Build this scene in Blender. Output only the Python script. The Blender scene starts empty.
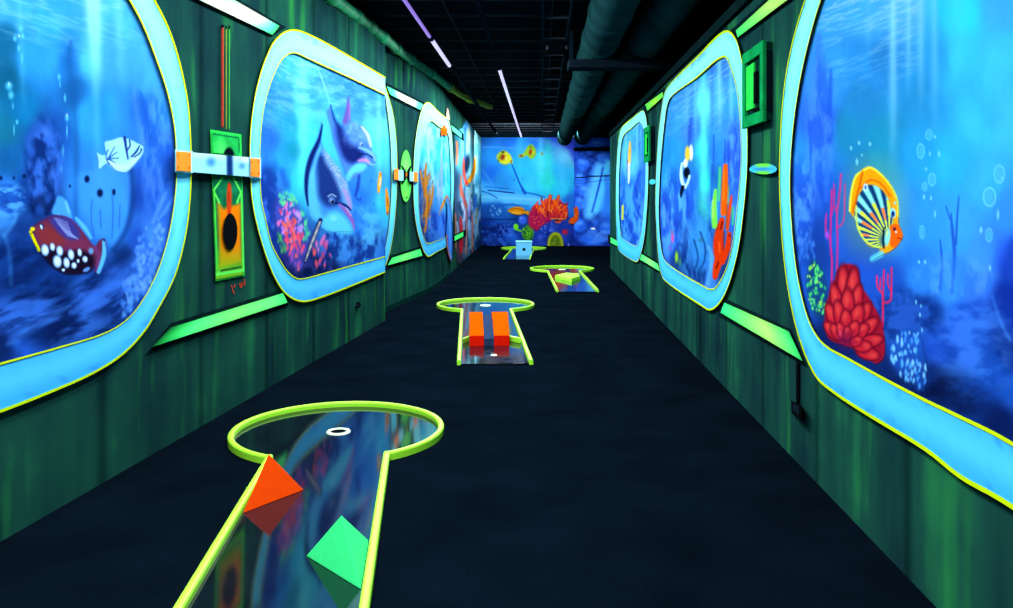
import bpy, bmesh, math, random
import numpy as np
from mathutils import Vector, Matrix
from mathutils.geometry import delaunay_2d_cdt

# ------------------------------------------------------------------ camera model
# The picture is 1013 x 608; F is the focal length in pixels, (CX, HY) the principal point.
F, CX, HY, H = 820.0, 506.5, 200.0, 1.45
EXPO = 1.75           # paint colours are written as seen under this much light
SC = bpy.context.scene
COL = SC.collection
random.seed(7)
RNG = np.random.default_rng(11)

def G(px, py, z=0.0):
    Y = F*(H-z)/(py-HY)
    return Vector(((px-CX)/F*Y, Y, z))

def lin(c):
    a = np.asarray(c, dtype=float)/255.0
    return np.where(a <= 0.04045, a/12.92, ((a+0.055)/1.055)**2.4)

def lin4(c):
    l = lin(c)
    return (float(l[0]), float(l[1]), float(l[2]), 1.0)

# ------------------------------------------------------------------ object helpers
def tag(o, label=None, cat=None, group=None, kind=None):
    if label: o['label'] = label
    if cat: o['category'] = cat
    if group: o['group'] = group
    if kind: o['kind'] = kind
    return o

def link(name, me, mat=None, parent=None):
    o = bpy.data.objects.new(name, me)
    COL.objects.link(o)
    if mat is not None and me is not None:
        me.materials.append(mat)
    if parent is not None:
        o.parent = parent
        o.matrix_parent_inverse = Matrix.Translation(parent.location).inverted()
    return o

def empty(name, loc, label, cat, group=None):
    o = bpy.data.objects.new(name, None)
    o.empty_display_size = 0.1
    o.location = loc
    COL.objects.link(o)
    return tag(o, label, cat, group)

def from_bm(name, bm, mat, parent=None, smooth=False):
    bmesh.ops.recalc_face_normals(bm, faces=bm.faces)
    me = bpy.data.meshes.new(name)
    bm.to_mesh(me); bm.free()
    if smooth:
        for p in me.polygons: p.use_smooth = True
    return link(name, me, mat, parent)

def box(bm, lo, hi, M=None):
    vs = []
    for x in (lo[0], hi[0]):
        for y in (lo[1], hi[1]):
            for z in (lo[2], hi[2]):
                v = Vector((x, y, z))
                vs.append(bm.verts.new(M @ v if M else v))
    for q in ((0,1,3,2),(4,6,7,5),(0,4,5,1),(2,3,7,6),(0,2,6,4),(1,5,7,3)):
        bm.faces.new([vs[i] for i in q])
    return vs

def bevel(bm, w, seg=2):
    bmesh.ops.bevel(bm, geom=list(bm.edges), offset=w, segments=seg, affect='EDGES', profile=0.6)

def tube(bm, pts, r, n=12, cap=True):
    """sweep a circle of radius r (number or list) along pts"""
    pts = [Vector(p) for p in pts]
    rs = r if isinstance(r, (list, tuple)) else [r]*len(pts)
    rings = []
    for i, p in enumerate(pts):
        d = (pts[min(i+1, len(pts)-1)]-pts[max(i-1, 0)]).normalized()
        up = Vector((0,0,1)) if abs(d.z) < 0.9 else Vector((1,0,0))
        a = d.cross(up).normalized(); b = a.cross(d)
        rings.append([bm.verts.new(p+(a*math.cos(t)+b*math.sin(t))*rs[i])
                      for t in [2*math.pi*k/n for k in range(n)]])
    for i in range(len(rings)-1):
        for k in range(n):
            bm.faces.new((rings[i][k], rings[i][(k+1)%n], rings[i+1][(k+1)%n], rings[i+1][k]))
    if cap:
        bm.faces.new(rings[0]); bm.faces.new(rings[-1])

def catmull(pts, sub=8, closed=False):
    P = np.asarray(pts, float); n = len(P); out = []
    rng = range(n) if closed else range(n-1)
    for i in rng:
        if closed: p0, p1, p2, p3 = P[i-1], P[i], P[(i+1)%n], P[(i+2)%n]
        else: p0, p1, p2, p3 = P[max(i-1,0)], P[i], P[i+1], P[min(i+2,n-1)]
        # centripetal parametrisation (no overshoot between uneven points)
        t0 = 0; t1 = t0+max(np.linalg.norm(p1-p0),1e-6)**.5
        t2 = t1+max(np.linalg.norm(p2-p1),1e-6)**.5; t3 = t2+max(np.linalg.norm(p3-p2),1e-6)**.5
        for k in range(sub):
            t = t1+(t2-t1)*k/sub
            A1 = (t1-t)/(t1-t0)*p0+(t-t0)/(t1-t0)*p1
            A2 = (t2-t)/(t2-t1)*p1+(t-t1)/(t2-t1)*p2
            A3 = (t3-t)/(t3-t2)*p2+(t-t2)/(t3-t2)*p3
            B1 = (t2-t)/(t2-t0)*A1+(t-t0)/(t2-t0)*A2
            B2 = (t3-t)/(t3-t1)*A2+(t-t1)/(t3-t1)*A3
            out.append((t2-t)/(t2-t1)*B1+(t-t1)/(t2-t1)*B2)
    if not closed: out.append(P[-1])
    return np.array(out)

def resample(P, n, closed=False):
    P = np.asarray(P, float)
    if closed: P = np.vstack([P, P[:1]])
    s = np.concatenate([[0], np.cumsum(np.linalg.norm(np.diff(P, axis=0), axis=1))])
    t = np.linspace(0, s[-1], n, endpoint=not closed)
    return np.stack([np.interp(t, s, P[:, k]) for k in range(P.shape[1])], 1)

def inside(px, py, poly):
    poly = np.asarray(poly, float); res = np.zeros(px.shape, bool)
    x0, y0 = poly[:, 0], poly[:, 1]; x1, y1 = np.roll(x0, -1), np.roll(y0, -1)
    for a, b, c, d in zip(x0, y0, x1, y1):
        if b == d: continue
        res ^= ((b > py) != (d > py)) & (px < (c-a)*(py-b)/(d-b)+a)
    return res

# ------------------------------------------------------------------ walls (plan curves)
class Wall:
    """a vertical wall given by its plan; points on it are addressed by the depth Y and the height z"""
    def __init__(s, plan, side, flat=False):
        s.plan = np.asarray(plan, float); s.side = side
        s.flat = flat
        if not flat:
            Y = np.concatenate([np.geomspace(0.3, 30, 4000)])
            Y = Y[(Y >= s.plan[0, 1]) & (Y <= s.plan[-1, 1])]
            s.Ys = np.concatenate([[max(s.plan[0, 1], .3)], Y, [s.plan[-1, 1]]])
            px = CX+F*s.X(s.Ys)/s.Ys
            o = np.argsort(px); s.pxs = px[o]; s.Yo = s.Ys[o]
    def X(s, Y): return np.interp(Y, s.plan[:, 1], s.plan[:, 0])
    def Y(s, px): return np.interp(px, s.pxs, s.Yo)
    def world(s, px, py, off=0.0):
        px = np.asarray(px, float); py = np.asarray(py, float)
        if s.flat:
            d = s.plan[0, 1]-off
            X = (px-CX)/F*d; z = H+(HY-py)*d/F
            return np.stack([X, np.full_like(X, d), z], -1)
        Y = s.Y(px); X = s.X(Y); r = (px-CX)/F
        m = (s.X(Y+.02)-s.X(Y-.02))/.04
        Y = (X-m*Y+s.side*off*np.sqrt(1+m*m))/(r-m)
        z = H+(HY-py)*Y/F
        return np.stack([r*Y, Y, z], -1)
    def uv(s, px, py):
        """metres along and up the wall, for even spacing"""
        w = s.world(px, py)
        return np.stack([w[..., 0] if s.flat else w[..., 1], w[..., 2]], -1)
    def px(s, u, z):
        if s.flat:
            d = s.plan[0, 1]; return np.stack([CX+u*F/d, HY-(z-H)*F/d], -1)
        return np.stack([CX+F*s.X(u)/u, HY-(z-H)*F/u], -1)

WA = Wall([(-2.523-.108*3, -3.0), (-2.523+.108*9.85, 9.85)], +1)
bplan = catmull([(-1.69, 9.85), (-1.47, 11.35), (-1.255, 12.85), (-1.165, 14.2), (-1.09, 16.98), (-.96, 20.9), (-.80, 25.9)], 6)
WB = Wall(bplan, +1)
WR = Wall([(1.393-.047*3, -3.0), (1.393+.047*17.55, 17.55)], -1)
BACKY = 25.9
WK = Wall([(0, BACKY)], 1, flat=True)
WK2 = Wall([(0, BACKY-.06)], 1, flat=True)
Z_LEFT, Z_RIGHT, Z_CEIL = 3.42, 2.82, 3.62

# ------------------------------------------------------------------ paint
def vnoise(x, y, seed=0):
    xi = np.floor(x).astype(np.int64); yi = np.floor(y).astype(np.int64)
    fx = x-xi; fy = y-yi
    fx = fx*fx*(3-2*fx); fy = fy*fy*(3-2*fy)
    def h(a, b):
        n = (a*374761393+b*668265263+seed*1442695041) & 0x7fffffff
        n = ((n ^ (n >> 13))*1274126177) & 0x7fffffff
        n = n ^ (n >> 16)
        return (n & 0xffff)/65535.0
    return (h(xi, yi)*(1-fx)+h(xi+1, yi)*fx)*(1-fy)+(h(xi, yi+1)*(1-fx)+h(xi+1, yi+1)*fx)*fy

def fbm(x, y, seed=0, o=4):
    v = 0; a = .5; t = 0
    for k in range(o):
        v = v+a*vnoise(x, y, seed+k*17); t += a; a *= .55; x = x*2.03; y = y*2.03
    return v/t

class Paint:
    """a picture evaluated at free points; colours are sRGB 0-255"""
    def __init__(s, px, py, z=None):
        s.x = np.asarray(px, float); s.y = np.asarray(py, float)
        s.c = np.zeros((len(s.x), 3)); s.expo = EXPO; s.z = z; s.r = np.random.default_rng(5)
    def base(s, samples, p=3.8, ax=1.0, ay=.75):
        num = np.zeros_like(s.c); den = np.zeros(len(s.x))
        for X, Y, col in samples:
            w = (((s.x-X)*ax)**2+((s.y-Y)*ay)**2+14.)**(-p/2)
            num += w[:, None]*np.array(col, float); den += w
        s.c = num/den[:, None]
    def mix(s, m, col):
        m = np.clip(m, 0, 1)[:, None]
        s.c = s.c*(1-m)+np.array(col, float)*m
    def mul(s, f): s.c = s.c*f[:, None]
    def tex(s, sx, sy, amt, seed=0, o=4):
        s.mul(1+amt*(fbm(s.x/sx, s.y/sy, seed, o)-.5)*2)
    def dseg(s, pts, ws):
        D = np.full(len(s.x), 1e9); pts = np.asarray(pts, float)
        ws = np.asarray(ws, float) if np.ndim(ws) else np.full(len(pts), float(ws))
        for i in range(len(pts)-1):
            a, b = pts[i], pts[i+1]; d = b-a; L = d@d+1e-9
            t = np.clip(((s.x-a[0])*d[0]+(s.y-a[1])*d[1])/L, 0, 1)
            q = np.hypot(s.x-a[0]-t*d[0], s.y-a[1]-t*d[1])/(ws[i]*(1-t)+ws[i+1]*t)
            D = np.minimum(D, q)
        return D                       # 1 = on the rim of the stroke
    def stroke(s, pts, w, col, a=1., soft=.5, smooth=True):
        if smooth and len(pts) > 2:
            P = np.asarray(pts, float)
            if np.ndim(w): P = np.column_stack([P, w])
            P = catmull(P, 4)
            if np.ndim(w): w = np.maximum(P[:, 2], .05)
            pts = P[:, :2]
        w = np.asarray(w, float)*(1.4 if soft >= .8 else 1.2)
        D = s.dseg(pts, w)
        s.mix(a*np.clip((1-D)/max(soft, .01)+0.0, 0, 1), col)
    def ell(s, x, y, rx, ry, col, a=1., soft=.4, rot=0.):
        c, n = math.cos(rot), math.sin(rot)
        u = ((s.x-x)*c+(s.y-y)*n)/rx; v = (-(s.x-x)*n+(s.y-y)*c)/ry
        s.mix(a*np.clip((1-np.hypot(u, v))/max(soft, .01), 0, 1), col)
    def ring(s, x, y, rx, ry, w, col, a=1.):
        d = np.abs(np.hypot((s.x-x)/rx, (s.y-y)/ry)-1)
        s.mix(a*np.clip(1-d/w, 0, 1), col)
    def poly(s, pts, col, a=1., soft=1., smooth=True):
        P = catmull(pts, 5, True) if smooth else np.asarray(pts, float)
        bx = (s.x > P[:, 0].min()-soft*3) & (s.x < P[:, 0].max()+soft*3) & (s.y > P[:, 1].min()-soft*3) & (s.y < P[:, 1].max()+soft*3)
        if not bx.any(): return
        idx = np.where(bx)[0]; x = s.x[idx]; y = s.y[idx]
        ins = inside(x, y, P)
        d = np.full(len(x), 1e9); Q = np.roll(P, -1, 0)
        for a0, b0 in zip(P, Q):
            dd = b0-a0; L = dd@dd+1e-9
            t = np.clip(((x-a0[0])*dd[0]+(y-a0[1])*dd[1])/L, 0, 1)
            d = np.minimum(d, np.hypot(x-a0[0]-t*dd[0], y-a0[1]-t*dd[1]))
        sd = np.where(ins, d, -d)
        m = np.zeros(len(s.x)); m[idx] = a*np.clip(.5+sd/(2*soft), 0, 1)
        s.mix(m, col)
    def scatter(s, poly, n, rx, ry, cols, a=.9, seed=3, soft=.5, rot=0):
        r = np.random.default_rng(seed); P = np.asarray(poly, float); k = 0
        while k < n:
            x = r.uniform(P[:, 0].min(), P[:, 0].max()); y = r.uniform(P[:, 1].min(), P[:, 1].max())
            if not inside(np.array([x]), np.array([y]), P)[0]: continue
            f = r.uniform(.7, 1.25)
            s.ell(x, y, rx*f, ry*f, cols[int(r.integers(len(cols)))], a, soft, rot+r.uniform(-.3, .3)); k += 1
    def ripples(s, x0, x1, y0, y1, n, col, slope=.3, seed=9, w=1.0, a=.45):
        r = np.random.default_rng(seed)
        for k in range(n):
            x = r.uniform(x0, x1); y = r.uniform(y0, y1); L = r.uniform(.12, .35)*(x1-x0)
            s.stroke([(x, y), (x+L*.5, y+L*slope*.5+r.uniform(-2, 2)), (x+L, y+L*slope)], [w*.4, w, w*.3], col, a*r.uniform(.4, 1), .9)
    def rays(s, lst):
        for x0, y0, x1, y1, w0, w1, col, a in lst:
            t = np.clip((s.y-y0)/(y1-y0), 0, 1); xx = x0+(x1-x0)*t; ww = w0+(w1-w0)*t
            m = np.exp(-((s.x-xx)/ww)**2)*np.clip(1-t**2, 0, 1)*(s.y > y0-300)
            s.mix(a*m, col)
    def cloud(s, x, y, rx, ry, light, dark, sx, sy, seed=1, a=.8, k=4.5, sk=0.):
        m = np.clip(1.25-np.hypot((s.x-x)/rx, (s.y-y)/ry), 0, 1); m = np.clip(m*2, 0, 1)*a
        n = np.clip((fbm(s.x/sx, (s.y+sk*s.x)/sy, seed, 4)-.5)*k+.5, 0, 1)[:, None]
        c = np.array(dark, float)*(1-n)+np.array(light, float)*n
        s.c = s.c*(1-m[:, None])+c*m[:, None]
    def caustic(s, y0, y1, slope, col, sx, sy, seed=2, a=.6, x0=-1e9, x1=1e9):
        """soft surface ripples: ridged noise stretched along the slope, fading downwards"""
        yy = s.y-slope*(s.x-(x0 if x0 > -1e8 else 0)); n = fbm(s.x/sx+yy*.01, yy/sy, seed, 3)
        r = np.clip(1-np.abs(n-.5)*9, 0, 1)**1.5
        t = np.clip((s.y-y0)/(y1-y0), 0, 1); m = r*(1-t)*np.clip((s.x-x0)/12, 0, 1)*np.clip((x1-s.x)/12, 0, 1)
        s.mix(a*m, col)
    def linear(s):  # wall paint gets darker with height to offset the lamp falloff
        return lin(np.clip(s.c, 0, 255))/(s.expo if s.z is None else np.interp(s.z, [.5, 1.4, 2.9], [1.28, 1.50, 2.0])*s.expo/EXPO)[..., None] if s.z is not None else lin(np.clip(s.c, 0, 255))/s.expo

def set_col(me, rgb):
    at = me.color_attributes.new('paint', 'FLOAT_COLOR', 'POINT')
    buf = np.ones((len(rgb), 4), np.float32); buf[:, :3] = rgb
    at.data.foreach_set('color', buf.ravel())

def grid_mesh(name, wall, xs, ys_of, poly, paint, off, mat, parent=None, ny=100):
    """canvas: columns at xs; each column spans ys_of(x); only cells inside poly are kept"""
    xs = np.asarray(xs, float); nx = len(xs)
    t = np.linspace(0, 1, ny)
    lo, hi = ys_of(xs)
    X = np.repeat(xs[:, None], ny, 1); Yp = lo[:, None]*(1-t)+hi[:, None]*t
    X = X.ravel(); Yp = Yp.ravel()
    keep = np.ones(len(X), bool) if poly is None else inside(X, Yp, poly)
    K = keep.reshape(nx, ny)
    q = K[:-1, :-1] | K[1:, :-1] | K[:-1, 1:] | K[1:, 1:]
    i, j = np.where(q); a = i*ny+j
    faces = np.stack([a, a+1, a+ny+1, a+ny], 1)
    used, inv = np.unique(faces, return_inverse=True); faces = inv.reshape(-1, 4)
    X = X[used]; Yp = Yp[used]
    co = wall.world(X, Yp, off)
    me = bpy.data.meshes.new(name)
    me.from_pydata(co.tolist(), [], faces.tolist()); me.update()
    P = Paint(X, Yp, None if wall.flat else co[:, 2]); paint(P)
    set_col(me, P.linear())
    return link(name, me, mat, parent)

def cutout(name, wall, outline, paint, off, parent, step=1.0, smooth=True, th=.004, mat=None):
    """a painted figure as a thin raised layer with its own outline"""
    P = catmull(outline, 6, True) if smooth else np.asarray(outline, float)
    per = np.linalg.norm(np.diff(np.vstack([P, P[:1]]), axis=0), axis=1).sum()
    P = resample(P, max(16, int(per/(step*.9))), True)
    x0, y0 = P.min(0); x1, y1 = P.max(0)
    gx, gy = np.meshgrid(np.arange(x0+step/2, x1, step), np.arange(y0+step/2, y1, step))
    gx = gx.ravel()+RNG.uniform(-.08, .08, gx.size)*step; gy = gy.ravel()+RNG.uniform(-.08, .08, gy.size)*step
    ok = inside(gx, gy, P)
    for a, b in zip(P, np.roll(P, -1, 0)):
        m = (a+b)/2; ok &= np.hypot(gx-m[0], gy-m[1]) > step*.5
    n = len(P)
    vin = [Vector(p) for p in P.tolist()]+[Vector(p) for p in zip(gx[ok].tolist(), gy[ok].tolist())]
    vo, _, fo, *_ = delaunay_2d_cdt(vin, [], [list(range(n))], 1, 1e-5)
    v = np.array([tuple(p) for p in vo])
    co = wall.world(v[:, 0], v[:, 1], off)
    bk = wall.world(P[:, 0], P[:, 1], off-th)
    me = bpy.data.meshes.new(name)
    me.from_pydata(co.tolist(), [], [list(f) for f in fo]); me.update()
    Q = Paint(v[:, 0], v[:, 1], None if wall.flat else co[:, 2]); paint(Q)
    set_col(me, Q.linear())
    return link(name, me, mat or M['paint'], parent)

# ------------------------------------------------------------------ materials
M = {}
def new_mat(name):
    m = bpy.data.materials.new(name); m.use_nodes = True
    nt = m.node_tree; b = nt.nodes['Principled BSDF']
    return m, nt, b

def simple(name, col, rough=.6, spec=.3, noise=.12, scale=30., metal=0., bump=0.):
    m, nt, b = new_mat(name)
    tc = nt.nodes.new('ShaderNodeTexCoord'); n = nt.nodes.new('ShaderNodeTexNoise')
    n.inputs['Scale'].default_value = scale; n.inputs['Detail'].default_value = 4
    nt.links.new(tc.outputs['Object'], n.inputs['Vector'])
    r = nt.nodes.new('ShaderNodeValToRGB'); c = lin(col)
    r.color_ramp.elements[0].position = .3; r.color_ramp.elements[1].position = .7
    r.color_ramp.elements[0].color = (*[float(v*(1-noise)) for v in c], 1)
    r.color_ramp.elements[1].color = (*[float(min(1, v*(1+noise))) for v in c], 1)
    nt.links.new(n.outputs['Fac'], r.inputs['Fac']); nt.links.new(r.outputs['Color'], b.inputs['Base Color'])
    b.inputs['Roughness'].default_value = rough; b.inputs['Specular IOR Level'].default_value = spec
    b.inputs['Metallic'].default_value = metal
    if bump:
        bp = nt.nodes.new('ShaderNodeBump'); bp.inputs['Strength'].default_value = bump; bp.inputs['Distance'].default_value = .01
        nt.links.new(n.outputs['Fac'], bp.inputs['Height']); nt.links.new(bp.outputs['Normal'], b.inputs['Normal'])
    M[name] = m
    return m

def paint_mat():
    m, nt, b = new_mat('paint')
    at = nt.nodes.new('ShaderNodeAttribute'); at.attribute_name = 'paint'
    tc = nt.nodes.new('ShaderNodeTexCoord'); n = nt.nodes.new('ShaderNodeTexNoise')
    n.inputs['Scale'].default_value = 14; n.inputs['Detail'].default_value = 5
    nt.links.new(tc.outputs['Object'], n.inputs['Vector'])
    mr = nt.nodes.new('ShaderNodeMapRange'); mr.inputs['To Min'].default_value = .93; mr.inputs['To Max'].default_value = 1.07
    nt.links.new(n.outputs['Fac'], mr.inputs['Value'])
    mx = nt.nodes.new('ShaderNodeVectorMath'); mx.operation = 'SCALE'
    nt.links.new(at.outputs['Color'], mx.inputs[0]); nt.links.new(mr.outputs['Result'], mx.inputs['Scale'])
    nt.links.new(mx.outputs['Vector'], b.inputs['Base Color'])
    b.inputs['Roughness'].default_value = .8; b.inputs['Specular IOR Level'].default_value = 0
    M['paint'] = m

def wall_mat():
    """blotchy dark green wall with vertical streaks and drips"""
    m, nt, b = new_mat('green_wall'); N, L = nt.nodes, nt.links
    g = N.new('ShaderNodeNewGeometry')
    def mapped(sc):
        mp = N.new('ShaderNodeMapping'); mp.inputs['Scale'].default_value = sc
        L.new(g.outputs['Position'], mp.inputs['Vector']); return mp
    def noise(sc, det, rough=.55):
        n = N.new('ShaderNodeTexNoise'); n.inputs['Scale'].default_value = 1; n.inputs['Detail'].default_value = det
        n.inputs['Roughness'].default_value = rough
        L.new(mapped(sc).outputs['Vector'], n.inputs['Vector']); return n
    def ramp(src, stops):
        r = N.new('ShaderNodeValToRGB'); e = r.color_ramp.elements
        e[0].position, e[0].color = stops[0][0], lin4(stops[0][1]); e[1].position, e[1].color = stops[-1][0], lin4(stops[-1][1])
        for p, c in stops[1:-1]:
            k = e.new(p); k.color = lin4(c)
        L.new(src, r.inputs['Fac']); return r
    streak = noise((2.6, 2.6, .30), 3)
    blotch = noise((1.1, 1.1, 1.0), 4)
    add = N.new('ShaderNodeMath'); add.operation = 'ADD'
    s1 = N.new('ShaderNodeMath'); s1.operation = 'MULTIPLY'; s1.inputs[1].default_value = .5
    s2 = N.new('ShaderNodeMath'); s2.operation = 'MULTIPLY'; s2.inputs[1].default_value = .5
    L.new(streak.outputs['Fac'], s1.inputs[0]); L.new(blotch.outputs['Fac'], s2.inputs[0])
    L.new(s1.outputs[0], add.inputs[0]); L.new(s2.outputs[0], add.inputs[1])
    base = ramp(add.outputs[0], [(.30, (7, 22, 29)), (.44, (14, 44, 46)), (.57, (19, 64, 53)), (.72, (32, 112, 66))])
    # green drips: thin vertical bright streaks
    dr = noise((4.5, 4.5, .8), 2)
    dm = N.new('ShaderNodeMapRange'); dm.inputs['From Min'].default_value = .60; dm.inputs['From Max'].default_value = .84
    L.new(dr.outputs['Fac'], dm.inputs['Value'])
    mx = N.new('ShaderNodeMix'); mx.data_type = 'RGBA'
    L.new(dm.outputs['Result'], mx.inputs['Factor']); L.new(base.outputs['Color'], mx.inputs[6]); mx.inputs[7].default_value = lin4((32, 112, 50))
    # panel seams, one every 1.05 m along the corridor
    sep = N.new('ShaderNodeSeparateXYZ'); L.new(g.outputs['Position'], sep.inputs[0])
    dv = N.new('ShaderNodeMath'); dv.operation = 'DIVIDE'; dv.inputs[1].default_value = 1.05; L.new(sep.outputs['Y'], dv.inputs[0])
    fr = N.new('ShaderNodeMath'); fr.operation = 'FRACT'; L.new(dv.outputs[0], fr.inputs[0])
    pp = N.new('ShaderNodeMath'); pp.operation = 'PINGPONG'; pp.inputs[1].default_value = .5; L.new(fr.outputs[0], pp.inputs[0])
    sm = N.new('ShaderNodeMapRange'); sm.inputs['From Min'].default_value = .012; sm.inputs['From Max'].default_value = .05
    sm.inputs['To Min'].default_value = .58; sm.inputs['To Max'].default_value = 1
    L.new(pp.outputs[0], sm.inputs['Value'])
    fin = N.new('ShaderNodeVectorMath'); fin.operation = 'SCALE'
    L.new(mx.outputs[2], fin.inputs[0]); L.new(sm.outputs['Result'], fin.inputs['Scale'])
    L.new(fin.outputs['Vector'], b.inputs['Base Color'])
    b.inputs['Roughness'].default_value = .8; b.inputs['Specular IOR Level'].default_value = 0
    M['green_wall'] = m

def carpet_mat():
    m, nt, b = new_mat('carpet'); N, L = nt.nodes, nt.links
    g = N.new('ShaderNodeNewGeometry')
    n = N.new('ShaderNodeTexNoise'); n.inputs['Scale'].default_value = 90; n.inputs['Detail'].default_value = 3
    n2 = N.new('ShaderNodeTexNoise'); n2.inputs['Scale'].default_value = 2.2
    for k in (n, n2): L.new(g.outputs['Position'], k.inputs['Vector'])
    ad = N.new('ShaderNodeMath'); ad.operation = 'ADD'; L.new(n.outputs['Fac'], ad.inputs[0]); L.new(n2.outputs['Fac'], ad.inputs[1])
    r = N.new('ShaderNodeValToRGB'); r.color_ramp.elements[0].position = .35; r.color_ramp.elements[1].position = .68
    mu = N.new('ShaderNodeMath'); mu.operation = 'MULTIPLY'; mu.inputs[1].default_value = .5; L.new(ad.outputs[0], mu.inputs[0])
    r.color_ramp.elements[0].color = (.0007, .0019, .0038, 1); r.color_ramp.elements[1].color = (.0016, .0042, .0082, 1)
    L.new(mu.outputs[0], r.inputs['Fac']); L.new(r.outputs['Color'], b.inputs['Base Color'])
    bp = N.new('ShaderNodeBump'); bp.inputs['Strength'].default_value = .5; bp.inputs['Distance'].default_value = .004
    L.new(n.outputs['Fac'], bp.inputs['Height']); L.new(bp.outputs['Normal'], b.inputs['Normal'])
    b.inputs['Roughness'].default_value = 1; b.inputs['Specular IOR Level'].default_value = 0
    M['carpet'] = m

def lane_mat():
    m, nt, b = new_mat('lane_board'); N, L = nt.nodes, nt.links
    g = N.new('ShaderNodeNewGeometry')
    n = N.new('ShaderNodeTexNoise'); n.inputs['Scale'].default_value = 5; n.inputs['Detail'].default_value = 3
    L.new(g.outputs['Position'], n.inputs['Vector'])
    r = N.new('ShaderNodeValToRGB')
    r.color_ramp.elements[0].color = (.0010, .0018, .0030, 1); r.color_ramp.elements[1].color = (.003, .006, .011, 1)
    L.new(n.outputs['Fac'], r.inputs['Fac']); L.new(r.outputs['Color'], b.inputs['Base Color'])
    rr = N.new('ShaderNodeMapRange'); rr.inputs['To Min'].default_value = .05; rr.inputs['To Max'].default_value = .09
    L.new(n.outputs['Fac'], rr.inputs['Value']); L.new(rr.outputs['Result'], b.inputs['Roughness'])
    b.inputs['IOR'].default_value = 1.43; b.inputs['Specular IOR Level'].default_value = .5
    M['lane_board'] = m

def glow_mat(name, col, strength):
    m, nt, b = new_mat(name)
    b.inputs['Base Color'].default_value = lin4(col)
    b.inputs['Emission Color'].default_value = lin4(col); b.inputs['Emission Strength'].default_value = strength
    M[name] = m

paint_mat(); wall_mat(); carpet_mat(); lane_mat()
simple('ceiling_panel', (14, 17, 22), .9, 0, .3, 3)
simple('ceiling_grid', (44, 50, 58), .8, 0, .2, 8)
simple('duct_metal', (16, 46, 48), .8, 0, .35, 2.5)
simple('dark_steel', (12, 24, 32), .8, 0, .2, 10)
simple('black_rubber', (7, 10, 13), .8, 0, .2, 30)
simple('lime_paint', (148, 228, 46), .5, .25, .04, 60)
simple('orange_paint', (204, 58, 1), .6, .04, .04, 25)
simple('spring_green_paint', (56, 226, 128), .6, .04, .04, 25)
simple('orange_block', (176, 66, 2), .8, 0, .05, 25)
simple('grey_panel', (34, 50, 78), .8, 0, .1, 25)
simple('white_paint', (196, 224, 190), .5, .2, .03, 40)
simple('sky_blue_paint', (92, 186, 236), .5, .2, .05, 20)
simple('pale_cyan_paint', (130, 214, 235), .7, .02, .05, 20)
simple('green_box_paint', (10, 120, 62), .8, 0, .25, 9)
simple('bright_green_paint', (34, 176, 62), .8, 0, .1, 20)
simple('dark_green_paint', (6, 38, 33), .85, 0, .3, 8)
simple('shadow_groove', (7, 24, 26), .85, 0, .3, 8)
simple('yellow_edge', (176, 204, 12), .7, 0, .05, 30)
simple('red_cord', (150, 44, 18), .6, .1, .25, 60)
simple('green_cord', (44, 150, 44), .6, .1, .1, 60)
simple('yellow_cord', (110, 140, 26), .6, .1, .1, 60)
simple('pipe_green', (20, 124, 80), .6, .15, .4, 4)
simple('pipe_lime', (110, 124, 30), .6, .15, .3, 6)
simple('red_reflection', (206, 22, 6), .8, 0, .05, 25)
simple('rock_blue', (20, 60, 150), .8, .1, .3, 3)
simple('hatch_orange', (224, 118, 8), .6, .1, .1, 12)
glow_mat('tube_white', (226, 214, 255), .9)
glow_mat('tube_violet', (168, 124, 226), .7)
# ------------------------------------------------------------------ camera, world
cam = bpy.data.cameras.new('camera'); cam.sensor_width = 36; cam.sensor_fit = 'HORIZONTAL'
cam.lens = F/1013*36; cam.shift_x = 0.0; cam.shift_y = (HY-304)/1013; cam.clip_start = .05
co = bpy.data.objects.new('camera', cam); COL.objects.link(co)
co.location = (0, 0, H); co.rotation_euler = (math.radians(90), 0, 0)
SC.camera = co
w = bpy.data.worlds.new('dark_hall'); SC.world = w; w.use_nodes = True
w.node_tree.nodes['Background'].inputs[0].default_value = (.10, .28, .42, 1)
w.node_tree.nodes['Background'].inputs[1].default_value = .02
SC.view_settings.view_transform = 'Standard'; SC.view_settings.look = 'None'
SC.view_settings.gamma = 1; SC.view_settings.exposure = 0; SC.view_settings.use_curve_mapping = False

# ------------------------------------------------------------------ room shell
def slab(name, lo, hi, mat, kind='structure'):
    bm = bmesh.new(); box(bm, lo, hi)
    return tag(from_bm(name, bm, mat), kind=kind)

def plan_wall(name, front, thick, z0, z1, mat, sgn):
    """solid wall: front face follows the plan, thickness behind it"""
    bm = bmesh.new(); fr = [Vector((x, y, 0)) for x, y in front]
    bk = [Vector((x-sgn*thick, y, 0)) for x, y in ((front[-1]), (front[0]))]
    ring = fr+bk
    a = [bm.verts.new((p.x, p.y, z0)) for p in ring]; b = [bm.verts.new((p.x, p.y, z1)) for p in ring]
    n = len(ring)
    for i in range(n): bm.faces.new((a[i], a[(i+1) % n], b[(i+1) % n], b[i]))
    bm.faces.new(a[::-1]); bm.faces.new(b)
    return tag(from_bm(name, bm, mat), kind='structure')

slab('floor', (-5, -3.2, -.1), (6, 27.5, 0), M['carpet'])
slab('ceiling', (-5, -3.2, Z_CEIL), (6, 27.5, Z_CEIL+.1), M['ceiling_panel'])
frontL = [(WA.plan[0][0], WA.plan[0][1]), (WA.plan[1][0], WA.plan[1][1])]+[(x, y) for x, y in bplan.tolist()]
plan_wall('wall_left', frontL, .5, 0, Z_LEFT, M['green_wall'], 1)
plan_wall('wall_right', [(x, y) for x, y in WR.plan.tolist()], .16, 0, Z_RIGHT, M['green_wall'], -1)
slab('wall_back', (-2.2, BACKY, 0), (6, BACKY+.2, Z_CEIL), M['dark_steel'])

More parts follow.
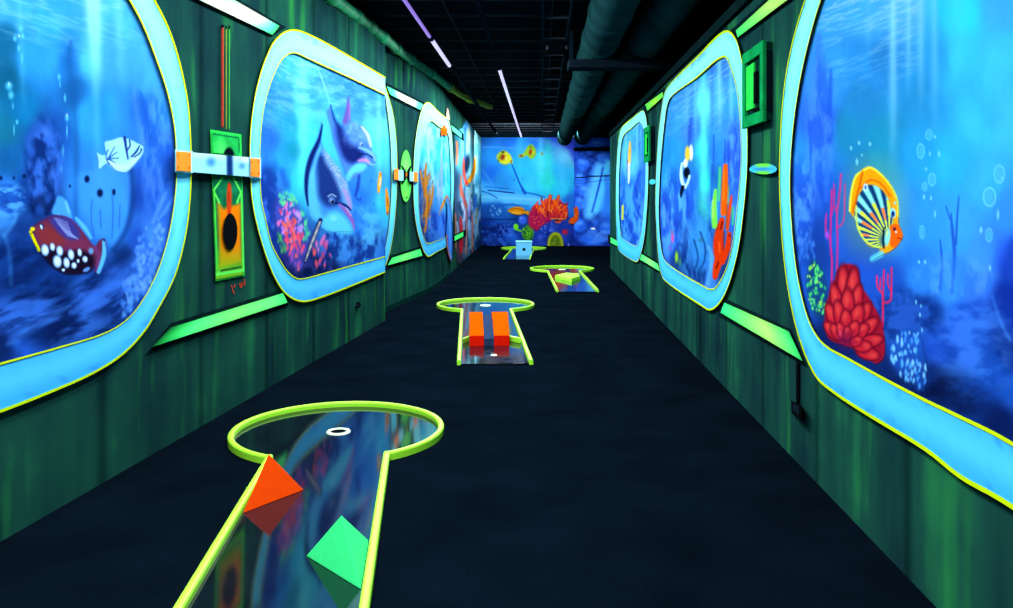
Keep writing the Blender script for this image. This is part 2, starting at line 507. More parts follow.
# skirting line along the curved stretch of the left wall
bm = bmesh.new()
pts = [(x, y) for x, y in bplan.tolist() if y < 15.5]
for (x0, y0), (x1, y1) in zip(pts[:-1], pts[1:]):
    q = [bm.verts.new(v) for v in ((x0, y0, 0), (x1, y1, 0), (x1, y1, .07), (x0, y0, .07))]
    d = [bm.verts.new((v.co.x+.02, v.co.y, v.co.z)) for v in q]
    bm.faces.new(q); bm.faces.new(d[::-1])
    for i in range(4): bm.faces.new((q[i], q[(i+1) % 4], d[(i+1) % 4], d[i]))
tag(from_bm('baseboard_left', bm, M['dark_green_paint']), kind='structure')

# dark coping that runs along the top of the right wall
bm = bmesh.new()
for y0 in np.arange(-3, 17.4, 1.7):
    y1 = min(y0+1.7, 17.5); x0, x1 = float(WR.X(y0)), float(WR.X(y1))
    a = [bm.verts.new(v) for v in ((x0-.035, y0, Z_RIGHT-.03), (x0+.2, y0, Z_RIGHT-.03), (x0+.2, y0, Z_RIGHT+.05), (x0-.035, y0, Z_RIGHT+.05))]
    b = [bm.verts.new(v) for v in ((x1-.035, y1, Z_RIGHT-.03), (x1+.2, y1, Z_RIGHT-.03), (x1+.2, y1, Z_RIGHT+.05), (x1-.035, y1, Z_RIGHT+.05))]
    for i in range(4): bm.faces.new((a[i], a[(i+1) % 4], b[(i+1) % 4], b[i]))
    bm.faces.new(a); bm.faces.new(b[::-1])
tag(from_bm('trim_1', bm, M['shadow_groove']), kind='structure')

# ceiling grid: cross bars every 0.75 m and runners that follow the corridor
bm = bmesh.new()
for k, y in enumerate(np.arange(2.0, 26, .76)):
    box(bm, (-4.6, y-.010, Z_CEIL-.022), (5.6, y+.010, Z_CEIL+.002))
for x0 in (-3.6, -2.4, -1.2, 0, 1.2, 2.4, 3.6):
    Mx = Matrix.Translation((x0+.12, 0, 0)) @ Matrix.Rotation(-.043, 4, 'Z')
    box(bm, (-.008, 2, Z_CEIL-.020), (.008, 26, Z_CEIL+.002), Mx)
tag(from_bm('trim_2', bm, M['ceiling_grid']), kind='structure')

# ------------------------------------------------------------------ overhead services
def run_pt(x_at, y_at, y, m=.043): return x_at+m*(y-y_at)

def duct(name, x_at, r, zc, label, y0, y1):
    root = empty(name, (run_pt(x_at, 7.58, y0), y0, zc), label, 'duct', 'round ceiling ducts')
    step = 1.35; k = 0; y = y0
    while y < y1-.05:
        ye = min(y+step, y1); bm = bmesh.new(); pts = []; rs = []
        n = 14
        for i in range(n+1):
            yy = y+(ye-y)*i/n
            pts.append((run_pt(x_at, 7.58, yy), yy, zc)); rs.append(r*(1+.012*math.cos(i*math.pi)))
        tube(bm, pts, rs, 28)
        from_bm('duct_section', bm, M['duct_metal'], root, True)
        bm = bmesh.new()
        tube(bm, [(run_pt(x_at, 7.58, ye-.05), ye-.05, zc), (run_pt(x_at, 7.58, ye-.02), ye-.02, zc), (run_pt(x_at, 7.58, ye+.02), ye+.02, zc), (run_pt(x_at, 7.58, ye+.05), ye+.05, zc)], [r*1.015, r*1.07, r*1.07, r*1.015], 28)
        from_bm('duct_collar', bm, M['duct_metal'], root, True)
        for s in (-1,):
            bm = bmesh.new(); yy = y+.6; xx = run_pt(x_at, 7.58, yy)
            box(bm, (xx-.012, yy-.015, zc+r*.9), (xx+.012, yy+.015, Z_CEIL))
            from_bm('hanger', bm, M['dark_steel'], root)
        y = ye; k += 1
    return root
duct('ventilation_duct', 1.005, .213, 3.3, 'fat round ventilation duct under the ceiling, the one nearer the middle of the room', 4.0, 24.5)
duct('ventilation_duct', 1.53, .205, 3.3, 'round ventilation duct under the ceiling, the one nearer the right wall', 4.0, 24.5)

root = empty('ceiling_beam', (1.25, 9.3, 3.0), 'dark crossbeam hanging under the two round ceiling ducts', 'beam')
bm = bmesh.new(); box(bm, (.72, 9.45, 2.98), (1.95, 9.75, 3.075)); bevel(bm, .008); from_bm('beam', bm, M['dark_steel'], root)
for x in (.76, 1.90):
    bm = bmesh.new(); box(bm, (x-.02, 9.58, 3.07), (x+.02, 9.62, Z_CEIL)); from_bm('hanger', bm, M['dark_steel'], root)

# slim conduit along the right-hand side of the ducts
bm = bmesh.new(); tube(bm, [(run_pt(1.80, 7.58, y), y, 3.30) for y in (4, 8, 12, 16, 20, 24)], .011, 8)
root = tag(from_bm('conduit', bm, M['ceiling_grid'], None, True), 'slim straight conduit running along the right side of the ducts', 'conduit')
for y in np.arange(5, 24, 2.4):
    bm = bmesh.new(); x = run_pt(1.80, 7.58, y); box(bm, (x-.006, y-.006, 3.30), (x+.006, y+.006, Z_CEIL)); from_bm('hanger', bm, M['ceiling_grid'], root)

# ladder cable tray left of the ducts
root = empty('cable_tray', (run_pt(.36, 8.2, 4), 4, 3.46), 'dark ladder cable tray under the ceiling left of the ducts', 'cable tray')
for dx in (0, .30):
    bm = bmesh.new()
    for y0 in np.arange(4, 24, 2.5):
        y1 = y0+2.5
        a = [(run_pt(.36+dx, 8.2, y)+e, y, z) for y in (y0, y1) for e in (-.012, .012) for z in (3.43, 3.48)]
        v = [bm.verts.new(p) for p in a]
        for q in ((0,1,3,2),(4,6,7,5),(0,4,5,1),(2,3,7,6),(0,2,6,4),(1,5,7,3)): bm.faces.new([v[i] for i in q])
    from_bm('side_rail', bm, M['dark_steel'], root)
for y in np.arange(4.4, 24, 1.15):
    bm = bmesh.new(); x = run_pt(.36, 8.2, y); box(bm, (x, y-.014, 3.44), (x+.30, y+.014, 3.462)); from_bm('rung', bm, M['ceiling_grid'], root)
for y in np.arange(5, 24, 3.0):
    bm = bmesh.new(); x = run_pt(.36, 8.2, y); box(bm, (x-.008, y-.008, 3.48), (x+.008, y+.008, Z_CEIL)); from_bm('hanger', bm, M['dark_steel'], root)
bm = bmesh.new(); y = 10.45; x = run_pt(.40, 8.2, y); box(bm, (x, y-.16, 3.33), (x+.28, y+.16, 3.43)); bevel(bm, .02)
root = tag(from_bm('junction_box', bm, M['black_rubber']), 'small black box fixed under the cable tray beside the ducts', 'box')
for dx in (.02, .26):
    bm = bmesh.new(); tube(bm, [(x+dx, y-.15, 3.36), (x+dx, y-.21, 3.36)], .022, 10); from_bm('gland', bm, M['ceiling_grid'], root, True)

# pipe on the head of the left wall, with couplings, ending in a lime tip
pp = [(343.5, 6.4), (366, 23.5), (386, 39.5), (405.5, 55.5), (436, 77), (465, 97), (491, 107)]
dep = [8.15, 9.1, 9.8, 11.35, 13.4, 15.7, 17.0]
P3 = [Vector(((x-CX)/F*d, d, H+(HY-y)*d/F)) for (x, y), d in zip(pp, dep)]
d0 = (P3[0]-P3[2]).normalized()
P3 = [P3[0]+d0*6.5, P3[0]+d0*3]+P3
P3 = [Vector(v) for v in catmull([tuple(v) for v in P3], 6)]
nl = len(P3); cut = int(nl*.80)
bm = bmesh.new(); tube(bm, P3[:cut+1], .062, 14); root = tag(from_bm('pipe', bm, M['pipe_green'], None, True), 'long green pipe along the top of the left wall with a lime end', 'pipe')
bm = bmesh.new(); tube(bm, P3[cut:], [.055]*(nl-cut-1)+[.05], 14); from_bm('pipe_end', bm, M['pipe_lime'], root, True)
for i in range(3, nl-2, 4):
    d = (P3[i+1]-P3[i]).normalized(); bm = bmesh.new()
    tube(bm, [P3[i]-d*.09, P3[i]-d*.07, P3[i]+d*.07, P3[i]+d*.09], [.062, .078, .078, .062], 14); from_bm('coupling', bm, M['pipe_green'] if i < cut else M['pipe_lime'], root, True)
for i in range(2, nl-1, 6):
    bm = bmesh.new(); c = P3[i]; box(bm, (c.x-.008, c.y-.012, c.z+.05), (c.x+.008, c.y+.012, Z_CEIL)); from_bm('hanger', bm, M['dark_steel'], root)

# blacklight tubes: two lines under the ceiling
ZT = 3.30
def tube_light(name, A, B, mat, label, r=.018):
    A, B = Vector(A), Vector(B); d = (B-A).normalized()
    root = empty(name, tuple((A+B)/2+Vector((0, 0, .05))), label, 'lamp')
    bm = bmesh.new(); side = Vector((d.y, -d.x, 0)); vs = []
    for p in (A, B):
        for e, z in ((-.03, .03), (.03, .03), (.022, .075), (-.022, .075)): vs.append(bm.verts.new(p+side*e+Vector((0, 0, z))))
    for i in range(4): bm.faces.new((vs[i], vs[(i+1) % 4], vs[4+(i+1) % 4], vs[4+i]))
    bm.faces.new(vs[:4]); bm.faces.new(vs[4:]); from_bm('housing', bm, M['dark_steel'], root)
    bm = bmesh.new(); tube(bm, [A+d*.05, B-d*.05], r, 12); from_bm('tube', bm, M[mat], root, True)
    for p, q in ((A, A+d*.06), (B-d*.06, B)):
        bm = bmesh.new(); tube(bm, [p+Vector((0,0,.004)), q+Vector((0,0,.004))], r*1.35, 10); from_bm('socket', bm, M['dark_steel'], root, True)
    for t in (.15, .85):
        c = A.lerp(B, t); bm = bmesh.new(); box(bm, (c.x-.006, c.y-.006, ZT+.07), (c.x+.006, c.y+.006, Z_CEIL)); from_bm('hanger', bm, M['dark_steel'], root)
    return root
def L1(y): return (-.944+.0427*(y-7.585), y, ZT)
def L2(y): return (-.275+.043*(y-7.585), y, ZT)
tube_light('tube_lamp', L1(6.9), L1(9.35), 'tube_violet', 'violet ceiling tube in the left lamp line, nearer the viewer')
tube_light('tube_lamp', L1(9.38), L1(11.35), 'tube_white', 'pale lavender ceiling tube in the left lamp line, just beyond the violet one', .024)
tube_light('tube_lamp', L2(11.5), L2(24.0), 'tube_white', 'long pale tube light under the middle of the dark ceiling', .024)
def rail(A, B, label):
    A, B = Vector(A), Vector(B); d = (B-A).normalized(); side = Vector((d.y, -d.x, 0)); bm = bmesh.new(); vs = []
    for p in (A, B):
        for e, z in ((-.022, .0), (.022, .0), (.022, .06), (-.022, .06)): vs.append(bm.verts.new(p+side*e+Vector((0, 0, z))))
    for i in range(4): bm.faces.new((vs[i], vs[(i+1) % 4], vs[4+(i+1) % 4], vs[4+i]))
    bm.faces.new(vs[:4]); bm.faces.new(vs[4:])
    root = tag(from_bm('light_rail', bm, M['dark_steel']), label, 'rail')
    for t in (.1, .5, .9):
        c = A.lerp(B, t); bm = bmesh.new(); box(bm, (c.x-.006, c.y-.006, ZT+.055), (c.x+.006, c.y+.006, Z_CEIL)); from_bm('hanger', bm, M['dark_steel'], root)
rail(L1(11.38), L1(24), 'unlit thin rail continuing the left lamp line towards the back')
rail(L2(4), L2(11.45), 'unlit thin rail in front of the long pale tube')

# ------------------------------------------------------------------ light
def area(name, loc, d, sx, sy, power, col, up=(0, 1, 0)):
    l = bpy.data.lights.new(name, 'AREA'); l.shape = 'RECTANGLE'; l.size = sx; l.size_y = sy
    l.energy = power; l.color = col
    o = bpy.data.objects.new(name, l); COL.objects.link(o)
    z = -Vector(d).normalized(); y = Vector(up); x = y.cross(z).normalized(); y = z.cross(x)
    Mx = Matrix((x, y, z)).transposed().to_4x4(); Mx.translation = Vector(loc); o.matrix_world = Mx
    return o
WHITE = (.92, .97, 1.0)
LP = .74
c = L1(9.5); area('lamp_line_left', (c[0], c[1], ZT-.03), (-.25, .012, -.97), .26, 23, 1020*LP, WHITE, (.0427, 1, 0))
c = L2(9.5); area('lamp_line_right', (c[0], c[1], ZT-.03), (.34, -.015, -.94), .26, 23, 1285*LP, WHITE, (.043, 1, 0))
area('fill_back', (.9, 22.8, ZT), (0, .86, -.52), 2.8, .10, 300*LP, WHITE, (0, 0, 1))  # added light for the back wall, no fixture belongs to it
# ------------------------------------------------------------------ murals: shared pieces
def zpy(wall, z):
    def f(xs):
        Y = np.full_like(xs, wall.plan[0, 1]) if wall.flat else wall.Y(xs)
        return HY-(z[1]-H)*F/Y, HY-(z[0]-H)*F/Y
    return f

def frame_paint(px, py, f, z, seed):
    """frame band: stronger UV glow put in as pale mint high up, deeper blue low down and along the inner edge"""
    t = np.clip((z-.55)/2.3, 0, 1)[:, None]
    lo = np.array([64, 174, 228.]); mid = np.array([98, 204, 224.]); hi = np.array([126, 206, 196.])  # blue to mint by height carries the stronger glow near the tubes
    c = np.where(t < .5, lo+(mid-lo)*t*2, mid+(hi-mid)*(t-.5)*2)
    n = fbm(px/9., py/9.+seed, seed, 3)
    core = np.exp(-((f-.55)/.33)**2)
    c = c*(1-.30*(1-core)[:, None]*(1-.55*t)*np.array([.9, .45, .1]))
    dk = np.clip((n-.62)*4, 0, 1)*np.clip(1-core, 0, 1)*.55
    return c*(1-dk[:, None])+np.array([18, 80, 190.])*dk[:, None]

def frame(wall, outer, inner, closed, parent, n=220, off=.022, edge=.017, seed=1, ends=True):
    O = catmull(outer, 6, closed); I = catmull(inner, 6, closed)
    uo = wall.uv(O[:, 0], O[:, 1]); ui = wall.uv(I[:, 0], I[:, 1])
    uo = resample(uo, n, closed); ui = resample(ui, n, closed)
    # match every outer point to the best inner parameter near its own (keeps the band square-on)
    def band(f0, f1, k, d, name, mat, col, mets=False):
        wv = np.linalg.norm(ui-uo, axis=1)[:, None]
        fr = np.linspace(0, 1, k)
        a = np.clip(f0(wv), 0, 1); b = np.clip(f1(wv), 0, 1)
        rows = [uo+(ui-uo)*(a+(b-a)*t) for t in fr]
        def w3(r, dd):
            p = wall.px(r[:, 0], r[:, 1]); return wall.world(p[:, 0], p[:, 1], dd), p
        co, ps, fs, zs = [], [], [], []
        seq = [(rows[0], .0005)]+[(r, d) for r in rows]+[(rows[-1], .0005)]
        for j, (r, dd) in enumerate(seq):
            c3, p = w3(r, dd); co.append(c3); ps.append(p); zs.append(r[:, 1])
            fs.append(np.full(n, fr[min(max(j-1, 0), k-1)]))
        m = len(seq); faces = []
        for j in range(m-1):
            for i in range(n if closed else n-1):
                i2 = (i+1) % n; faces.append((j*n+i, j*n+i2, (j+1)*n+i2, (j+1)*n+i))
        me = bpy.data.meshes.new(name); me.from_pydata(np.vstack(co).tolist(), [], faces); me.update()
        if col:
            ps = np.vstack(ps); set_col(me, lin(np.clip(frame_paint(ps[:, 0], ps[:, 1], np.concatenate(fs), np.concatenate(zs), seed), 0, 255)))
        return link(name, me, mat, parent)
    z = lambda w: w*0
    b = band(lambda w: w*0, lambda w: w*0+1, 9, off, 'frame_border', M['paint'], True); P0 = parent
    parent_edge = b
    def edg(f0, f1, nm):
        nonlocal parent
        parent = parent_edge; o = band(f0, f1, 2, off+.004, nm, M['yellow_edge'], False); parent = P0
    edg(lambda w: w*0-.0, lambda w: edge/w, 'outer_edging')
    edg(lambda w: 1-edge*.8/w, lambda w: w*0+1, 'inner_edging')
    mid = resample(np.vstack([O]), n, closed)
    mpx = uo+(ui-uo)*.5
    return wall.px(mpx[:, 0], mpx[:, 1])

def mural_root(label, wall, xs, z, poly, paint, ny, group=None, off=.006, name='mural'):
    o = grid_mesh(name, wall, xs, zpy(wall, z), poly, paint, off, M['paint'], None, ny)
    tag(o, label, 'mural', group); return o

def patch(name, wall, quad, off, mat, parent=None, th=None, nx=1, col=None, smooth=False):
    """flat board on the wall with the px outline quad, standing off by `off`"""
    P = catmull(quad, 6, True) if smooth else np.asarray(quad, float)
    a = wall.world(P[:, 0], P[:, 1], off); b = wall.world(P[:, 0], P[:, 1], .0005 if th is None else off-th)
    bm = bmesh.new(); A = [bm.verts.new(v) for v in a.tolist()]; B = [bm.verts.new(v) for v in b.tolist()]
    n = len(P); bm.faces.new(A); bm.faces.new(B[::-1])
    for i in range(n): bm.faces.new((A[i], A[(i+1) % n], B[(i+1) % n], B[i]))
    return from_bm(name, bm, mat, parent)

def strip(wall, quad, label, cols, pad=(5, 4), off=.03, expo=1.0):
    """green glow strip: a painted bar (TL, TR, BR, BL) in a dark groove"""
    q = np.asarray(quad, float); c = q.mean(0)
    root = empty('green_strip', tuple(wall.world(c[0], c[1], 0)), label, 'wall strip')
    up = (q[0]+q[1])/2-(q[2]+q[3])/2; up /= np.linalg.norm(up)
    al = (q[1]+q[2])/2-(q[0]+q[3])/2; al /= np.linalg.norm(al)
    g = np.array([q[0]+up*pad[0]-al*3, q[1]+up*pad[0]*.8+al*3, q[2]-up*pad[1]*.8+al*3, q[3]-up*pad[1]-al*3])
    patch('backing', wall, g, .008, M['shadow_groove'], root)
    n, m = 40, 6
    s, t = np.meshgrid(np.linspace(0, 1, n), np.linspace(0, 1, m), indexing='ij')
    s, t = s.ravel()[:, None], t.ravel()[:, None]
    P = (q[0]*(1-s)+q[1]*s)*(1-t)+(q[3]*(1-s)+q[2]*s)*t
    front = wall.world(P[:, 0], P[:, 1], off); faces = []
    for i in range(n-1):
        for j in range(m-1): faces.append((i*m+j, i*m+j+1, (i+1)*m+j+1, (i+1)*m+j))
    rim = [i*m for i in range(n)]+[(n-1)*m+j for j in range(1, m)]+[i*m+m-1 for i in range(n-2, -1, -1)]+[j for j in range(m-2, 0, -1)]
    bk = wall.world(P[rim, 0], P[rim, 1], .001)
    N = len(front)
    for k in range(len(rim)): faces.append((rim[k], rim[(k+1) % len(rim)], N+(k+1) % len(rim), N+k))
    me = bpy.data.meshes.new('bar'); me.from_pydata(np.vstack([front, bk]).tolist(), [], faces); me.update()
    S = np.concatenate([s[:, 0], s[rim, 0]]); xs = [p for p, _ in cols]
    rgb = np.stack([np.interp(S, xs, [c[k] for _, c in cols]) for k in range(3)], 1)
    T = np.concatenate([t[:, 0], t[rim, 0]])
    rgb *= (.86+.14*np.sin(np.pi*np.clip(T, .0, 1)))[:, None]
    set_col(me, lin(np.clip(rgb, 0, 255))/expo)
    link('bar', me, M['paint'], root)
    return root
GRN, MNT, WHT, LIM = (70, 245, 120), (90, 255, 190), (236, 255, 226), (150, 255, 90)
# ================================================================== LEFT WALL
# ---------------------------------------------------------------- nearest left mural (triggerfish)
o1 = [(-1500, 1000), (-1700, 930), (-1760, 600), (-1760, -300), (-1760, -1000), (-1650, -1090), (-1200, -851), (-300, -314), (0, -142), (60, -107), (95, -86), (118, -68), (138, -33), (155.5, 0), (170, 30), (181, 65), (188.8, 105), (191.3, 145), (191.7, 174), (190.3, 203), (186, 236), (175.4, 276), (159, 308.5), (144.7, 332), (123, 355), (94, 373.6), (54, 391.7), (0, 413), (-300, 522), (-900, 740)]
i1 = [(-1400, 800), (-1490, 740), (-1530, 500), (-1530, -300), (-1530, -820), (-1450, -900), (-1150, -720), (-300, -240), (0, -92), (50, -66), (80, -52), (98, -38), (114, -20), (129, 0), (143, 26), (155.5, 58), (166.4, 90), (173.6, 123), (176, 151), (176.3, 174), (173.6, 207), (166.4, 243), (153.7, 279.6), (133.8, 312), (119.3, 324.8), (101, 334), (54, 348), (0, 362.7), (-300, 444), (-900, 610)]

TRIG = [(30.7, 229), (36, 225), (43.4, 219.4), (56, 215), (68.7, 217.6), (79.6, 227.5), (88.6, 239.3), (95, 246.5), (99.5, 240), (105, 239.3), (106, 247), (105, 256), (101, 268), (96.7, 274.6), (95, 266), (88.6, 271), (79.6, 273), (65, 273), (54, 266.4), (45, 257), (39, 250), (33, 240)]
PALE = [(97, 153), (101.5, 155), (105.8, 154.5), (105, 148), (104.8, 142.3), (111.7, 140.3), (121.6, 137.3), (129.5, 139.3), (137, 143), (143.4, 147.2), (142.4, 154), (138, 160), (133.5, 165), (125.6, 172), (115.7, 170), (108.8, 163), (104, 165), (99, 169), (98.5, 161)]
def paint_l1(p):
    p.base([(0, 5, (60, 170, 230)), (22, 8, (60, 175, 245)), (50, 10, (50, 165, 240)), (120, 10, (70, 180, 250)), (5, 40, (20, 105, 155)), (8, 80, (15, 95, 140)), (30, 60, (40, 150, 235)), (50, 60, (45, 150, 245)), (68, 62, (30, 115, 200)), (73, 92, (22, 92, 165)), (90, 60, (70, 190, 255)), (110, 60, (60, 160, 240)), (135, 60, (60, 160, 240)), (150, 80, (60, 160, 245)), (165, 110, (60, 165, 245)), (22, 110, (15, 110, 170)), (5, 130, (20, 110, 150)), (8, 160, (20, 95, 165)), (40, 140, (22, 65, 150)), (60, 130, (25, 85, 180)), (84, 120, (45, 155, 235)), (100, 110, (35, 140, 215)), (120, 110, (45, 140, 235)), (140, 110, (36, 105, 205)), (155, 150, (50, 120, 225)), (170, 150, (40, 100, 205)), (8, 192, (40, 120, 225)), (28, 190, (15, 60, 145)), (45, 200, (8, 36, 96)), (80, 190, (45, 130, 230)), (105, 190, (60, 150, 245)), (120, 200, (50, 140, 245)), (115, 230, (45, 130, 235)), (135, 195, (25, 70, 175)), (150, 182, (30, 78, 190)), (160, 205, (40, 100, 215)), (22, 230, (20, 60, 140)), (4, 215, (55, 135, 235)), (15, 255, (10, 40, 105)), (50, 290, (10, 36, 98)), (30, 300, (12, 42, 108)), (100, 290, (12, 46, 118)), (80, 305, (20, 70, 160)), (125, 260, (12, 42, 108)), (140, 240, (30, 80, 195)), (150, 235, (60, 130, 240)), (142, 270, (50, 110, 230)), (125, 290, (38, 96, 220)), (20, 330, (36, 96, 220)), (0, 347, (12, 36, 96)), (60, 322, (12, 35, 92)), (40, 313, (26, 76, 185)), (110, 317, (8, 30, 84)), (80, 335, (10, 36, 96)),
            (-120, -60, (70, 180, 245)), (-120, 100, (40, 120, 215)), (-120, 200, (30, 90, 190)), (-120, 320, (14, 48, 120)), (-700, -300, (80, 190, 245)), (-700, 0, (50, 150, 230)), (-700, 300, (30, 90, 190)), (-700, 550, (12, 40, 110)), (0, -80, (90, 190, 250)), (90, -40, (90, 200, 255)), (-1500, 0, (50, 150, 230))])
    p.tex(14, 26, .10, 3)
    p.rays([(88, -120, 97, 100, 11, 5, (190, 255, 255), 1.0), (89, -120, 96, 80, 7, 4, (225, 255, 255), 1.0), (92, -40, 99, 190, 5, 4, (90, 200, 255), .6), (117, -30, 122, 90, 5, 4, (110, 205, 255), .6), (18, -40, 24, 120, 4, 3, (80, 190, 250), .6), (140, 0, 150, 100, 5, 4, (80, 180, 255), .35)])
    p.caustic(-40, 70, .32, (150, 225, 255), 60, 9, 4, .7)
    p.stroke([(71, 42), (69, 60), (73, 95), (76, 140), (76, 215)], [2, 5, 5, 4, 3], (20, 84, 158), .6, 1)
    for x, y, a, b in ((20.7, 28.7, 3, 4), (15, 38.5, 3, 4.5), (22.7, 35.6, 2.4, 4), (18.8, 48, 2, 5), (22, 58, 1.3, 8), (9, 86, 5, 6), (11, 95, 4, 6), (13, 106, 1, 5), (59, 77, 2.2, 4.5), (60, 84, 1, 5), (65, 98, 1.6, 6), (67, 118, 2.6, 5), (67, 131, 1.2, 10), (63, 151, 1.8, 8), (61, 169, 1.8, 5), (17, 122, 2, 3.5), (14, 130, 1, 8)):
        p.ell(x, y, a, b, (86, 205, 255), .85, .8)
    for x, y in ((19, 36), (9, 84), (67, 115)): p.ell(x, y, 1.2, 2, (200, 250, 255), .8, .7)
    # statue-like rock
    p.poly([(27, 145), (36, 132), (42, 124), (50, 130), (54, 150), (58, 175), (56, 205), (44, 212), (34, 200), (30, 175)], (16, 52, 132), .6, 4)
    p.cloud(44, 168, 19, 46, (52, 112, 225), (10, 40, 110), 10, 18, 3, .8, 4, -.5)
    p.cloud(44, 206, 14, 12, (20, 60, 150), (6, 22, 70), 8, 10, 5, .7)
    p.ell(46, 132, 5, 8, (70, 130, 240), .55, .9, -.5); p.ell(42, 136, 3, 5, (12, 44, 120), .7, .8); p.ell(52, 172, 4, 12, (70, 130, 242), .6, .9, .2); p.ell(33, 152, 4, 10, (50, 110, 230), .5, .9)
    p.cloud(8, 200, 18, 16, (80, 170, 250), (20, 70, 170), 10, 5, 8, .75, 6)
    for pts in ([(14, 206), (16, 216), (10, 228), (4, 236)], [(4, 234), (8, 246), (10, 262), (11, 284)]): p.stroke(pts, 2.6, (70, 165, 245), .6, 1)
    p.cloud(30, 262, 44, 34, (20, 64, 155), (8, 30, 90), 22, 12, 9, .6, 4, .4)
    p.cloud(50, 318, 66, 26, (52, 112, 225), (8, 28, 84), 34, 10, 12, .75, 4, .38)
    p.cloud(110, 292, 36, 26, (52, 110, 228), (10, 36, 100), 26, 9, 13, .75, 4, .55); p.stroke([(8, 344), (34, 326), (70, 306)], [3, 6, 2], (60, 130, 240), .45, 1); p.stroke([(70, 312), (100, 296), (128, 272)], [2, 6, 4], (58, 124, 238), .5, 1)
    p.cloud(156, 150, 16, 60, (70, 140, 248), (26, 84, 200), 6, 22, 14, .6, 5)
    p.ell(6, 203, 5, 5, (14, 50, 130), .6, .8)
    # pale wreck side
    p.poly([(78, 176), (100, 170), (131, 172), (131, 205), (126, 228), (113, 244), (106, 238), (96, 236), (88, 222), (80, 205)], (58, 152, 248), .65, 4)
    for pts in ([(92, 200), (91, 218), (94, 236)], [(112, 190), (113, 214), (112, 238)], [(100, 210), (101, 228)], [(120, 205), (119, 228)]): p.stroke(pts, 1.0, (22, 70, 165), .5, 1)
    p.stroke([(131, 168), (133, 196), (127, 228), (114, 250)], 3.4, (12, 40, 110), .6, .9)
    for x, y, a, b in ((87, 179, 3.4, 4.8), (100, 193, 4, 5.4), (114, 192, 2.2, 4.2), (1, 178, 2, 3), (14, 178, 1.6, 2.2), (24, 176, 2, 2.6), (70, 186, 1.6, 2)): p.ell(x, y, a, b, (8, 20, 62), .95, .5)
    p.stroke([(134, 85), (136, 110), (142, 140), (140, 165)], [1, 3, 3, 1], (90, 160, 250), .3, 1)
    p.stroke([(140, 92), (148, 125), (150, 165)], [1.5, 4, 3], (22, 80, 190), .5, 1)
    # ridge and pebble coral
    p.stroke([(95, 296), (112, 280), (130, 266), (146, 250)], [5, 8, 8, 6], (48, 112, 232), .6, 1)
    p.scatter([(140, 232), (150, 224), (165, 226), (168, 238), (160, 262), (150, 285), (134, 306), (122, 300), (130, 280)], 120, 2.7, 4.0, [(84, 150, 250), (60, 126, 245), (104, 168, 252)], .8, 8, .7)
    p.scatter([(122, 285), (135, 270), (142, 290), (130, 312), (122, 318)], 34, 2.6, 5, [(60, 130, 240), (84, 150, 250)], .7, 12, .8)
    p.stroke([(153, 222), (160, 206), (166, 192)], [2, 3, 1], (80, 150, 250), .7, .8); p.stroke([(158, 220), (167, 208), (174, 196)], [1.5, 2.4, 1], (80, 150, 250), .7, .8)
    # pale fish
    p.poly(PALE, (150, 224, 255), 1, .8)
    p.stroke([(108, 160), (118, 167), (128, 166), (138, 156)], [3, 4, 4, 2], (196, 248, 255), .8, 1)
    p.stroke([(112, 146), (122, 143), (134, 148)], [2, 3, 2], (170, 236, 255), .7, 1)
    for pts, w in (([(124.6, 137.5), (126, 147), (128, 159)], [1.8, 1.4, .9]), ([(129.5, 140), (130, 146), (127, 150)], .9), ([(139.5, 146), (136, 152), (131, 157)], [.8, 1.3, .8]), ([(142, 149), (139, 154), (134, 157)], .8)): p.stroke(pts, w, (14, 40, 130), .95, .6)
    for e in ((115, 146), (117, 152), (119, 158), (116, 163)): p.stroke([(108, 159), e], [1.1, .5], (26, 80, 170), .9, .7, False)
    p.stroke([(108, 150), (106, 158), (109, 164)], .9, (26, 80, 170), .8, .7)
    p.ell(141, 149, .9, 1.1, (10, 30, 90), 1, .5)
    # triggerfish with fins
    p.poly([(52, 213), (55, 203), (58, 196), (64, 198), (68, 205), (72, 218), (62, 217)], (66, 160, 255), .95, 1.2)
    p.stroke([(66, 202), (69, 212)], 1.6, (110, 200, 255), .8, .9)
    p.stroke([(76, 218), (84, 227), (91, 238)], [1.5, 3, 1.5], (90, 190, 255), .9, .7)
    p.poly(TRIG, (96, 40, 78), 1, .8)
    p.poly([(37, 228), (46, 224), (58, 232), (70, 240), (60, 246), (46, 246), (39, 240)], (134, 46, 50), .85, 4)
    p.poly([(64, 240), (80, 236), (92, 250), (86, 260), (74, 254)], (120, 44, 84), .8, 4)
    p.poly([(40, 248), (50, 246), (62, 252), (80, 250), (93, 256), (92, 270), (66, 274), (48, 262)], (14, 10, 30), .9, 2.5)
    p.poly([(50, 218), (66, 217), (77, 227), (80, 238), (70, 240), (60, 234)], (50, 54, 146), .9, 2)
    for k in range(7):
        a = k/6.0; p.stroke([(54+a*13, 217+a*5), (60+a*11, 226+a*7), (68+a*10, 236+a*3)], .55, (150, 170, 240), .7, .7)
    p.stroke([(34, 226), (43, 220), (56, 216)], 1.6, (60, 34, 90), .7, .9)
    for x, y, a, b in ((45, 250, 4.3, 6.6), (52.4, 247, 2.7, 4.5), (59.7, 251, 3.6, 5.8), (57.3, 261.5, 4.7, 7.2), (71, 254.7, 3.4, 6), (79.6, 252.5, 2.4, 4.5), (66.5, 262.8, 3.4, 6), (85, 259.2, 2.9, 3.6), (74, 265.5, 2.9, 3.6), (78, 261, 1.5, 2.2), (63.3, 270, 1.8, 1.8)):
        p.ell(x, y, a*1.05, b*1.05, (120, 180, 245), 1, .3, -.15); p.ell(x+.2, y-.2, a*.85, b*.85, (214, 236, 255), 1, .5, -.15)
    p.ell(86.5, 269.5, 4.8, 2.4, (92, 150, 240), .95, .4, -.5)
